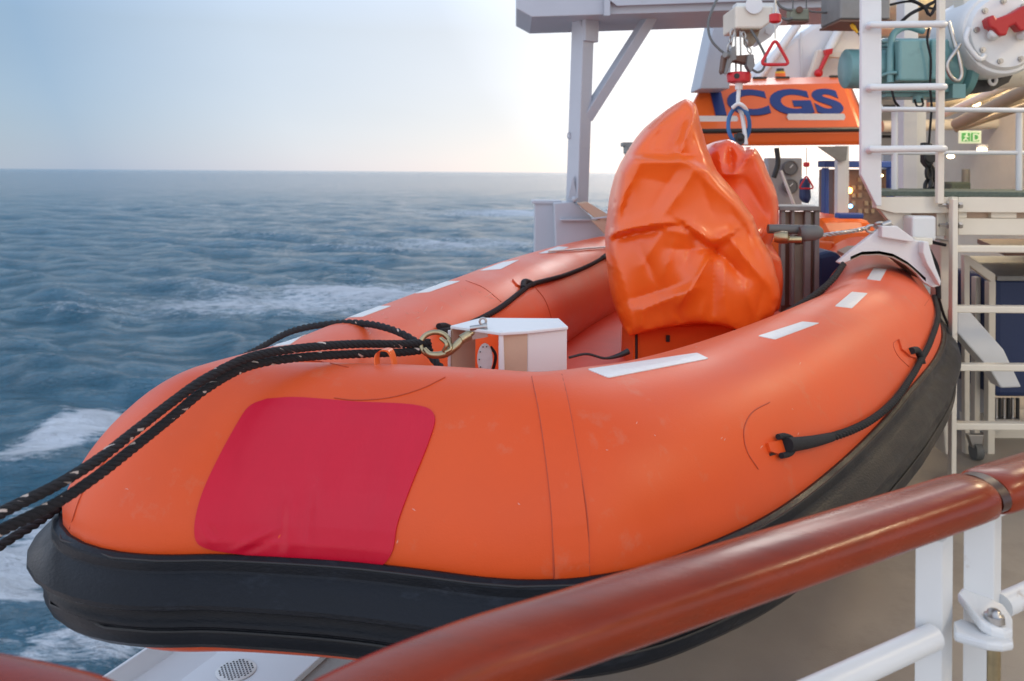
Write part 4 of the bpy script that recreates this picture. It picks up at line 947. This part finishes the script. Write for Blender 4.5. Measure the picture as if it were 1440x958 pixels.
# ------------------------------------------------------------------ boarding platform with cage ladder
pf = thing('boarding_platform', 'white steel boarding platform with green non-slip floor beside the boat', 'platform', P(1340, 330, 4.4))
mb = MB(); zt_, zb_ = P(1400, 270, 4.2).z, P(1400, 277, 4.2).z; xa, xb, xc = P(1233, 270, 4.2).x, P(1700, 270, 4.2).x, P(1236, 270, 5.1).x
mb.add([(xa, 4.2, zt_), (xb, 4.2, zt_), (xb, 5.1, zt_), (xc, 5.1, zt_), (xa, 4.2, zb_), (xb, 4.2, zb_), (xb, 5.1, zb_), (xc, 5.1, zb_)], [(0, 1, 2, 3), (7, 6, 5, 4), (0, 4, 5, 1), (1, 5, 6, 2), (2, 6, 7, 3), (3, 7, 4, 0)]); mb.build('nonslip_floor', M['grating'], pf, .003)
mb = MB(); mb.prism([(1232, 277.3), (1339, 277.3), (1339, 300), (1258, 300), (1232, 293)], 4.19, .05); mb.pbox(1348, 277.3, 1700, 301, 4.19, .05); mb.build_each('lip', M['cream'], pf, .003)
mb = MB(); mb.prism([(1236, 294), (1282, 294), (1282, 338), (1262, 324)], 4.22, .04)
mb.prism([(1317, 296), (1339, 296), (1339, 332), (1317, 332)], 4.22, .04)
mb.pbox(1348, 307, 1700, 333, 4.22, .04); mb.pbox(1348, 298, 1360, 307, 4.222, .038); mb.pbox(1394, 298, 1430, 307, 4.222, .038); mb.build('beam', M['cream'], pf, .003)
mb = MB(); mb.pbox(1360, 298, 1394, 307, 4.25, .02); mb.pbox(1282, 296, 1316, 303, 4.25, .02); mb.pbox(1430, 298, 1470, 307, 4.25, .02); mb.build_each('slot', M['tan'], pf)
mb = MB(); mb.pbox(1283, 304, 1317, 339, 4.12, .12); mb.build('end_box', M['white'], pf, .012)
mb = MB(); mb.pbox(1339, 277, 1347, 338, 4.16, .08); mb.build('joint_plate', M['cream'], pf, .003)
mb = MB()
for x, s in ((1335, -1), (1350, 1)):
    for y in (289, 317): mb.lathe(P(x, y, 4.15), (s, 0, 0), [(-.01, .016), (.012, .016), (.012, .009), (.05, .009), (.05, 0)] if s < 0 else [(-.01, .016), (.008, .016), (.008, 0)], 6)
mb.build_each('bolt', M['steel'], pf)
mb = MB()
mb.pbox(1240, 150, 1700, 160, 4.6, .038); 
for y in (215,): mb.tube(PP([(1236, y, 4.7), (1700, y, 4.7)]), .012, 12)
mb.tube(PP([(1236, 155, 4.62), (1236, 150, 4.7)]), .02, 12)
for x in (1258, 1433, 1600): mb.tube(PP([(x, 155, 4.7), (x, 272, 4.7)]), .017, 12)
gd = mb.build('guard_rail', M['white'], pf, .012)
cg = thing('cage_ladder', 'tall white ladder with broad left stile and round rungs rising from the platform', 'ladder', P(1265, 285, 4.15))
mb = MB(); mb.prism([(1212, -60), (1240, -60), (1240, 290), (1233, 290), (1211, 246)], 4.12, .03); mb.build('broad_stile', M['white'], cg, .004)
mb = MB(); mb.pbox(1321, -60, 1328, 287, 4.13, .03); mb.build('thin_stile', M['cream'], cg, .004)
for y in (-52, 35, 123, 210):
    mb = MB(); mb.tube(SP(PP([(1223, y+6, 4.16), (1222, y+1, 4.10), (1226, y, 4.06), (1236, y, 4.06), (1322, y-1, 4.06), (1324, y, 4.12)]), 20), .0165, 10); mb.build('rung', M['white'], cg)
ld = thing('side_ladder', 'white ladder of flat rungs below the platform at the right edge', 'ladder', P(1345, 690, 4.2))
mb = MB(); mb.prism([(1340, 280), (1348, 280), (1345, 700), (1338, 700)], 4.1, .04); mb.pbox(1520, 280, 1528, 700, 4.1, .04); mb.build_each('stile', M['cream'], ld, .004)
for y in (351, 436, 518, 601):
    mb = MB(); mb.pbox(1345, y-5.5, 1522, y+5.5, 4.12, .05); mb.build('rung', M['cream'], ld, .006)

# chock on the tube
ck = thing('boat_chock', 'white curved chock under the platform clamping the near tube of the boat', 'chock', P(1260, 360, 4.05))
mb = MB(); out_ = [(1177, 369), (1200, 350), (1222, 333), (1240, 318), (1262, 322), (1288, 338), (1306, 340), (1309, 352), (1316, 376), (1324, 396), (1323, 402), (1312, 405), (1300, 398), (1290, 386), (1276, 374), (1256, 363), (1236, 359), (1212, 360), (1196, 367), (1184, 372)]
mb.prism(out_, 3.98, .03); mb.build('chock_plate', M['white'], ck, .006)
mb = MB(); inn_ = [(1196, 366), (1212, 359), (1236, 358), (1256, 362), (1276, 373), (1290, 385), (1302, 396)]
a = [P(x, y, 3.98) for x, y in inn_]+[P(x, y-5, 3.98) for x, y in reversed(inn_)]; n = len(a); mb.add(a+[q+Vector((.06, .32, 0)) for q in a], [list(range(n)), list(range(2*n-1, n-1, -1))]+[(i, n+i, n+(i+1) % n, (i+1) % n) for i in range(n)]); mb.build('saddle_pad', M['curtain'], ck)
mb = MB(); mb.prism([(1299, 340), (1306, 340), (1309, 352), (1316, 376), (1324, 396), (1322, 403), (1315, 390), (1304, 372), (1298, 356)], 3.93, .05); mb.prism([(1240, 318), (1262, 318), (1286, 336), (1284, 341), (1240, 334)], 3.94, .06); mb.build('rib', M['white'], ck, .005)
mb = MB(); mb.pbox(1286, 335, 1312, 345, 4.02, .1); mb.build('hanger', M['cream'], ck, .005)
mb = MB(); mb.tube(SP(PP([(1300, 341, 4.2), (1310, 360, 4.2), (1318, 380, 4.15), (1320, 420, 4.1)]), 14), .012, 8); mb.tube(PP([(1298, 338, 4.2), (1330, 345, 4.2)]), .008, 8); mb.tube(SP(PP([(1312, 372, 4.2), (1316, 400, 4.2), (1326, 440, 4.2), (1336, 462, 4.2)]), 10), .007, 8); mb.build('black_line', M['rope'], label='black line hanging behind the white chock', cat='rope')

# ------------------------------------------------------------------ motor and winch
mo = thing('electric_motor', 'teal painted electric motor with ribbed body behind the ladder', 'motor', P(1280, 140, 4.85))
def pc(x, y, d=5.0): return P(x, y, d)
pxm = 5.0/F
mb = MB(); a = pc(1236, 92); mb.lathe(a, (1, 0, 0), [(0, 0), (0, 34*pxm), (.02, 38*pxm), (104*pxm, 38*pxm), (110*pxm, 30*pxm), (110*pxm, 0)], 36); body = mb.build('motor_body', M['green'], mo)
mb = MB(); mb.lathe(pc(1188, 97, 4.9), (1, 0, 0), [(0, 0), (0, 26*pxm), (.004, 27*pxm), (56*pxm, 27*pxm), (56*pxm, 0)], 36); mb.build('fan_cowl', M['green'], mo)
mb = MB()
for k in range(14):
    y = 58+k*5.4; q = abs(y-92)/38; d = 5.0-38*pxm*math.sqrt(max(0, 1-q*q)); mb.pbox(1240, y, 1264, y+2.2, d-.02, .05)
mb.build('cooling_fin', M['green'], body)
mb = MB(); mb.pbox(1265, 55, 1308, 114, 4.70, .16); mb.pbox(1310, 55, 1336, 112, 4.72, .14); mb.build('terminal_box', M['green'], mo, .012)
mb = MB(); mb.tube(SP(PP([(1298, 44, 4.85), (1276, 38, 4.82), (1258, 46, 4.80), (1253, 62, 4.78), (1252, 90, 4.76), (1252, 116, 4.76)]), 26), .019, 12); mb.tube(SP(PP([(1236, 110, 4.8), (1246, 104, 4.76), (1262, 102, 4.72)]), 10), .010, 10); mb.build('pipe', M['green'], mo)
mb = MB(); mb.lathe(pc(1342, 92), (1, 0, 0), [(0, 0), (0, 40*pxm), (.012, 46*pxm), (.05, 46*pxm), (.06, 40*pxm), (.06, 0)], 36); mb.pbox(1340, 118, 1358, 138, 4.82, .3); mb.build('flange', M['green'], mo)
mb = MB(); mb.pbox(1244, 122, 1346, 130, 4.86, .28); mb.pbox(1246, 128, 1330, 137, 4.92, .2); mb.lathe(P(1291, 140, 4.9), (0, 0, -1), [(-.02, .03), (.02, .03), (.02, 0)], 10); mb.build('foot', M['green'], mo, .005)
cb = MB(); cb.tube(SP(PP([(1306, 40, 4.68), (1304, 58, 4.66), (1309, 84, 4.66), (1308, 120, 4.68), (1310, 150, 4.7), (1308, 180, 4.7), (1306, 205, 4.7)]), 30), .0065, 8)
cb.tube(SP(PP([(1334, 30, 4.7), (1342, 60, 4.68), (1350, 88, 4.66), (1352, 106, 4.66), (1346, 114, 4.66), (1336, 106, 4.66), (1332, 90, 4.66), (1342, 74, 4.66), (1350, 62, 4.68)]), 40), .011, 8, mi=1)
cb.tube(SP(PP([(1254, 126, 4.75), (1258, 142, 4.75), (1264, 150, 4.8)]), 10), .007, 8); cb.tube(SP(PP([(1296, 138, 4.8), (1298, 148, 4.8), (1290, 150, 4.82), (1286, 140, 4.82)]), 12), .006, 8)
cb.tube(SP(PP([(1262, 36, 4.75), (1280, 20, 4.75), (1300, 10, 4.8), (1330, -6, 4.8)]), 12), .010, 8); cb.tube(SP(PP([(1270, -6, 4.8), (1290, 4, 4.78), (1300, 10, 4.76), (1308, 22, 4.75), (1318, 4, 4.76)]), 14), .009, 8); cb.tube(SP(PP([(1246, 8, 4.8), (1280, 2, 4.8), (1300, 10, 4.78), (1322, 14, 4.8)]), 12), .007, 8)
cb.build('motor_cable', [M['rope'], M['steel']], label='tangle of black cables hanging around the teal motor', cat='cable')
wn = thing('winch', 'white winch drum with a ring of bolts and a red casting, top right', 'winch', P(1410, 130, 4.7))
s = 4.7/F
mb = MB(); c = P(1411, 46, 4.75); mb.lathe(c, (0, -1, 0), [(-.35, 62*s), (-.02, 62*s), (0, 58*s), (0, 54*s), (.02, 52*s), (.03, 50*s), (.03, 0)], 44); dr = mb.build('drum_cover', M['white'], wn)
mb = MB()
for k in range(9):
    a = k*2*math.pi/9+.3; q = c+Vector((43*s*math.cos(a), -.03, 43*s*math.sin(a))); mb.lathe(q, (0, -1, 0), [(0, .016), (.014, .016), (.014, .009), (.02, .009), (.02, 0)], 8)
mb.build_each('bolt', M['steel'], dr)
mb = MB(); mb.prism([(1389, 26), (1398, 20), (1402, 26), (1424, 18), (1440, 8), (1450, 8), (1450, 40), (1436, 44), (1428, 34), (1420, 38), (1416, 50), (1406, 50), (1400, 42), (1392, 38)], 4.62, .07); mb.build('red_casting', M['redpaint'], wn, .01)
mb = MB(); mb.lathe(P(1396, 50, 4.7), (-.3, -1, .2), [(0, .03), (.05, .03), (.06, .02), (.06, 0)], 14); mb.lathe(P(1436, 50, 4.7), (.1, -1, .2), [(0, .03), (.05, .03), (.06, .02), (.06, 0)], 14); mb.build_each('knob', M['white'], wn)
mb = MB(); mb.prism([(1352, -20), (1378, -20), (1386, 10), (1372, 40), (1360, 34)], 4.85, .12); mb.prism([(1345, -20), (1372, -20), (1376, 8), (1372, 30), (1348, 26)], 5.1, .2); mb.build_each('mount_arm', M['cream'], wn, .01)
mb = MB(); mb.tube(SP(PP([(1362, 40, 4.7), (1358, 56, 4.68), (1366, 72, 4.68), (1378, 84, 4.68), (1384, 78, 4.7)]), 16), .015, 10); mb.build('curved_handle', M['white'], wn)
mb = MB(); mb.tube(PP([(1362, 96, 5.1), (1500, 84, 5.1)]), .14, 26); mb.build('drum_housing', M['cream'], wn)
mb = MB(); mb.prism([(1356, 112), (1424, 106), (1418, 116), (1395, 128), (1370, 132), (1356, 128)], 4.95, .15); mb.tube([P(1396+5*math.cos(a), 113+6*math.sin(a), 4.9) for a in np.linspace(0, 6.28, 14, endpoint=False)], .010, 8, mi=1, closed=True); mb.build('underside', [M['dark'], M['strip']], wn)
# column behind motor and hoist chain
mb = MB(); mb.pbox(1272, -40, 1288, 560, 5.6, .12); mb.pbox(1289, 135, 1300, 540, 5.7, .1); mb.build('pillar', M['white'], label='narrow white steel pillar rising behind the teal motor', cat='pillar', bevel=.004)
hc = thing('chain_hoist', 'black oily hoist chains bundled behind the platform rail', 'chain hoist', P(1305, 272, 5.0))
chain(PP([(1308, 205, 5.0), (1302, 225, 5.0), (1308, 245, 5.0), (1303, 268, 5.0)]), 'chain', M['dark'], hc, .07, .011)
chain(PP([(1302, 218, 5.05), (1310, 240, 5.05), (1312, 266, 5.05)]), 'chain', M['dark'], hc, .07, .011)
mb = MB(); mb.lathe(P(1306, 222, 5), (0, -1, 0), [(-.02, .035), (.03, .035), (.03, 0)], 12); mb.prism([(1300, 200), (1312, 202), (1312, 232), (1306, 236), (1300, 228)], 4.98, .06); mb.prism([(1318, 256), (1324, 262), (1326, 272), (1318, 272)], 5.0, .05); mb.build('hoist_block', M['dark'], hc, .008)

# ------------------------------------------------------------------ passage behind
wl = thing('superstructure_wall', 'cream ship wall with upright panels at the far end of the side deck', 'wall', P(1400, 420, 11))
mb = MB(); mb.pbox(1225, -250, 1900, 395, 11, .2); mb.build('wall_panel', M['wall'], wl)
mb = MB()
for x0, x1 in ((1383, 1394), (1398, 1406), (1413, 1422), (1428, 1440), (1450, 1470)): mb.pbox(x0, 218, x1, 390, 10.9, .09)
mb.build_each('upright_panel', M['curtain'], wl, .02)
mb = MB()
for x0, x1 in ((1244, 1252), (1330, 1338), (1352, 1358)): mb.pbox(x0, 210, x1, 390, 10.85, .1)
mb.build_each('wall_pipe', M['white'], wl, .03)
mb = MB(); mb.pbox(1330, 160, 1400, 300, 10.94, .05); mb.pbox(1406, 165, 1500, 216, 10.93, .06); mb.build_each('door_panel', M['plate'], wl, .01)
sw = thing('side_wall', 'cream wall and blue grey recess beyond the right edge of the deck', 'wall', (4.9, 6, 0))
mb = MB(); mb.box((5.2, 7.5, 1.62), (.2, 8.5, 3.24)); mb.build('wall_panel', M['wall'], sw)
cp = thing('ceiling_pipes', 'bundle of cream pipes and ducts running under the overhead deck', 'pipes', P(1400, 200, 8))
for i, (x, y, d, x2, y2, d2, r) in enumerate(((1345, 175, 7.2, 1460, 118, 6.2, .05), (1330, 160, 7.6, 1460, 100, 6.4, .035), (1345, 182, 7.8, 1470, 140, 6.8, .03), (1240, 178, 9, 1460, 172, 9, .06), (1300, 145, 8, 1460, 138, 8, .09))):
    mb = MB(); mb.cyl(P(x, y, d), P(x2, y2, d2), r, seg=14); mb.build('pipe', M['cream' if i % 2 else 'curtain'], cp)
mb = MB(); mb.prism([(1396, 140), (1424, 128), (1418, 142), (1412, 150)], 6.9, .04); mb.tube([P(1414+5*math.cos(a), 140+7*math.sin(a), 6.88) for a in np.linspace(0, 6.28, 10, endpoint=False)], .018, 6, closed=True); mb.build('clamp', M['dark'], cp)
mb = MB(); mb.pbox(1236, 120, 1700, 134, 9.5, .5); mb.pbox(1236, 30, 1700, 44, 8.0, .4); mb.build_each('duct', M['cream'], cp, .02)
lamps = [(1260, 211, 8, .045, 'round warm lamp left of the exit sign, low behind the guard rail'), (1381, 211, 8, .045, 'round warm lamp just below the green sign'), (1337, 220, 8.5, .035, 'small warm lamp between the ladder and the beige panels'), (1372, 146, 7.5, .04, 'bright warm ceiling lamp among the pipes under the winch'), (1262, 233, 9, .03, 'faint warm lamp low behind the ladder')]
for x, y, d, r, lab in lamps:
    t = thing('ceiling_lamp', lab, 'lamp', P(x, y, d), 'warm lamps in the passage')
    mb = MB(); mb.ball(P(x, y, d), r, .6); mb.build('lamp_glass', M['lamp'], t); mb = MB(); mb.lathe(P(x, y, d)+Vector((0, 0, r*.5)), (0, 0, 1), [(0, r*1.1), (.02, r*1.1), (.03, 0)], 16); mb.build('lamp_base', M['white'], t)
sg = thing('exit_sign', 'small green and white exit sign hanging in the passage', 'sign', P(1364, 202, 7.4))
mb = MB(); mb.pbox(1350, 184, 1380, 202, 7.4, .03); mb.build('sign_board', M['signwhite'], sg, .003)
mb = MB(); mb.pbox(1353, 187, 1364, 199, 7.39, .008); mb.pbox(1366, 187, 1377, 199, 7.39, .008); gp = mb.build('green_field', M['signgreen'], sg)
mb = MB(); mb.ball(P(1359.5, 189, 7.385), .008); mb.tube(PP([(1359.5, 190, 7.385), (1358, 195, 7.385), (1361, 198, 7.385)]), .006, 6); mb.tube(PP([(1358, 195, 7.385), (1355, 198, 7.385)]), .006, 6); mb.tube(PP([(1356, 191.5, 7.385), (1362, 192.5, 7.385)]), .005, 6); mb.build('running_figure', M['signwhite'], gp)
text_mesh('D', 'letter', M['signwhite'], gp, P(1367.5, 198, 7.386), Vector((1, 0, 0)), Vector((0, 0, 1)), Vector((0, -1, 0)), .088, 0, .002, .02)
pl_ = thing('cable_conduits', 'thin cables and grey conduits clipped along the passage wall', 'conduits', P(1300, 260, 10.6))
for k, (x0, y0, x1, y1, m_) in enumerate(((1240, 186, 1460, 182, 'grey'), (1240, 192, 1460, 189, 'dark'), (1300, 150, 1302, 330, 'grey'), (1345, 190, 1344, 300, 'steel'), (1240, 150, 1460, 141, 'hose'), (1240, 240, 1330, 240, 'hose'))):
    mb = MB(); mb.tube(SP(PP([(x0, y0, 10.7), ((x0+x1)/2+3, (y0+y1)/2+2, 10.7), (x1, y1, 10.7)]), 12), .02, 8); mb.build('conduit', M[m_], pl_)
lk_ = thing('wall_locker', 'pair of grey lockers with dark vents against the passage wall', 'locker', P(1275, 300, 10.4))
mb = MB(); mb.pbox(1256, 205, 1276, 330, 10.5, .3); mb.build('locker_body', M['panel'], lk_, .02)
mb = MB(); mb.pbox(1310, 195, 1326, 330, 10.5, .3); mb.build('locker_body', M['plate'], lk_, .02)
mb = MB(); mb.pbox(1260, 212, 1272, 226, 10.47, .02); mb.build('vent', M['dark'], lk_)
bl = thing('deck_bollard', 'dark green bollard box with a thin post, beyond the platform floor', 'bollard', P(1355, 270, 8.5))
mb = MB(); mb.pbox(1338, 256, 1366, 280, 8.5, .3); mb.build('bollard_body', M['grating'], bl, .02); mb = MB(); mb.tube(PP([(1358, 238, 8.6), (1358, 257, 8.6)]), .04, 12); mb.build('post', M['grey'], bl)

# ------------------------------------------------------------------ things right of the boat, below the platform
mb = MB(); mb.prism([(1322, 338), (1338, 338), (1338, 640), (1330, 640), (1324, 560)], 4.55, .12); mb.build('support_column', M['cream'], label='cream support column under the platform behind the side ladder', cat='column', bevel=.01)
mb = MB(); mb.prism([(1346, 438), (1366, 440), (1412, 492), (1437, 545), (1408, 546), (1392, 520), (1346, 468)], 4.35, .10); mb.build('angled_bracket', M['white'], label='white angled bracket slanting down across the side ladder', cat='bracket', bevel=.008)
rk = thing('storage_rack', 'steel frame rack with a brown top shelf behind the side ladder', 'rack', P(1400, 600, 5.1))
mb = MB(); mb.prism([(1356, 358), (1362, 360), (1400, 386), (1400, 396), (1396, 398), (1364, 374), (1364, 640), (1357, 640)], 4.9, .04); mb.pbox(1391, 396, 1399, 650, 4.9, .05); mb.pbox(1372, 390, 1378, 640, 5.1, .05); mb.build('frame', M['cream'], rk, .004)
mb = MB(); a = [P(1372, 333, 4.9), P(1500, 333, 4.9), P(1500, 345, 4.4), P(1400, 352, 4.4)]
a = [P(1374, 336, 5.4), P(1560, 336, 5.4), P(1560, 352, 4.6), P(1412, 352, 4.6)]; mb.add(a+[p-Vector((0, 0, .03)) for p in a], [(0, 1, 2, 3), (7, 6, 5, 4)]+[(i, 4+i, 4+(i+1) % 4, (i+1) % 4) for i in range(4)]); mb.build('shelf', M['brown'], rk, .004)
mb = MB(); a = [P(1362, 360, 5.5), P(1560, 360, 5.5), P(1560, 388, 4.9), P(1402, 388, 4.9)]; mb.add(a+[p-Vector((0, 0, .03)) for p in a], [(0, 1, 2, 3), (7, 6, 5, 4)]+[(i, 4+i, 4+(i+1) % 4, (i+1) % 4) for i in range(4)]); mb.build('lower_shelf', M['grey'], rk, .004)
mb = MB(); mb.pbox(1400, 390, 1560, 560, 4.95, .5); mb.build('canvas_bundle', M['bluecloth'], label='navy canvas covered locker behind the side ladder at the right edge', cat='locker', bevel=.03)
vp = thing('fire_hose_pipes', 'cluster of short dark and chrome pipe ends standing under the navy locker', 'pipes', P(1412, 600, 5.0))
mb = MB()
for i, x in enumerate((1401, 1406, 1412, 1418, 1424, 1431)): mb.tube(PP([(x, 560, 5.05), (x, 592, 5.05)]), .011, 8, mi=i % 2)
mb.pbox(1398, 590, 1434, 596, 5.0, .12); mb.build('pipe', [M['steel'], M['dark']], vp)
mb = MB(); mb.pbox(1360, 470, 1392, 620, 5.5, .3); mb.build('grey_locker', M['panel'], label='plain grey locker deep behind the rack frame', cat='locker', bevel=.01)
ct = thing('caster_trolley', 'trolley wheel and bracket on the deck under the rack', 'trolley wheel', P(1373, 645, 4.75))
mb = MB(); mb.lathe(P(1373, 634, 4.8), (1, 0, 0), [(-.02, 0), (-.02, .05), (.02, .05), (.02, 0)], 20); mb.build('wheel', M['hose'], ct); mb = MB(); mb.prism([(1362, 612), (1384, 612), (1380, 634), (1368, 630)], 4.78, .04); mb.build('fork', M['steel'], ct, .003)
mb = MB(); mb.pbox(1396, 600, 1600, 690, 5.2, .4); mb.build('low_chest', M['cream'], label='cream deck chest at the foot of the side ladder', cat='chest', bevel=.015)
rs = thing('deck_stanchion', 'short red topped white stanchion on the deck beside the black fender', 'stanchion', P(1258, 690, 4.3))
mb = MB(); mb.cyl(P(1258, 672, 4.3), P(1258, 700, 4.3), .012, seg=12); mb.build('post', M['white'], rs); mb = MB(); mb.cyl(P(1258, 661, 4.3), P(1258, 673, 4.3), .016, seg=12); mb.build('red_cap', M['red'], rs)
# deck supports for boat
mb = MB(); mb.prism([(1040, 640), (1075, 640), (1085, 740), (1030, 740)], 3.9, .5); mb.build('boat_cradle', M['white'], label='white cradle block under the boat hull', cat='cradle', bevel=.01)

# ------------------------------------------------------------------ working lamps under the overhead deck (their warm glints show on the rail and covers)
for x, y, where in ((3.8, 1.2, 'above the side ladder'), (3.9, 4.6, 'above the platform guard rail'), (4.2, 7.6, 'above the far passage'), (3.8, -1.6, 'behind the wooden handrail')):
    t = thing('deck_light', 'long warm deck light fitting '+where, 'lamp', (x, y, 3.16), 'deck lights under the overhead')
    mb = MB(); mb.box((x, y, 3.215), (.16, 1.0, .07)); mb.build('housing', M['white'], t, .01)
    mb = MB(); mb.box((x, y, 3.165), (.12, .94, .03)); mb.build('tube_cover', M['lamp'], t, .01)
    ld_ = bpy.data.lights.new('deck_light', 'AREA'); ld_.shape = 'RECTANGLE'; ld_.size = .12; ld_.size_y = .94; ld_.energy = 34; ld_.color = (1, .78, .50)
    lo = bpy.data.objects.new('deck_light_source', ld_); col.objects.link(lo); lo.location = (0, 0, -.03); lo.parent = t
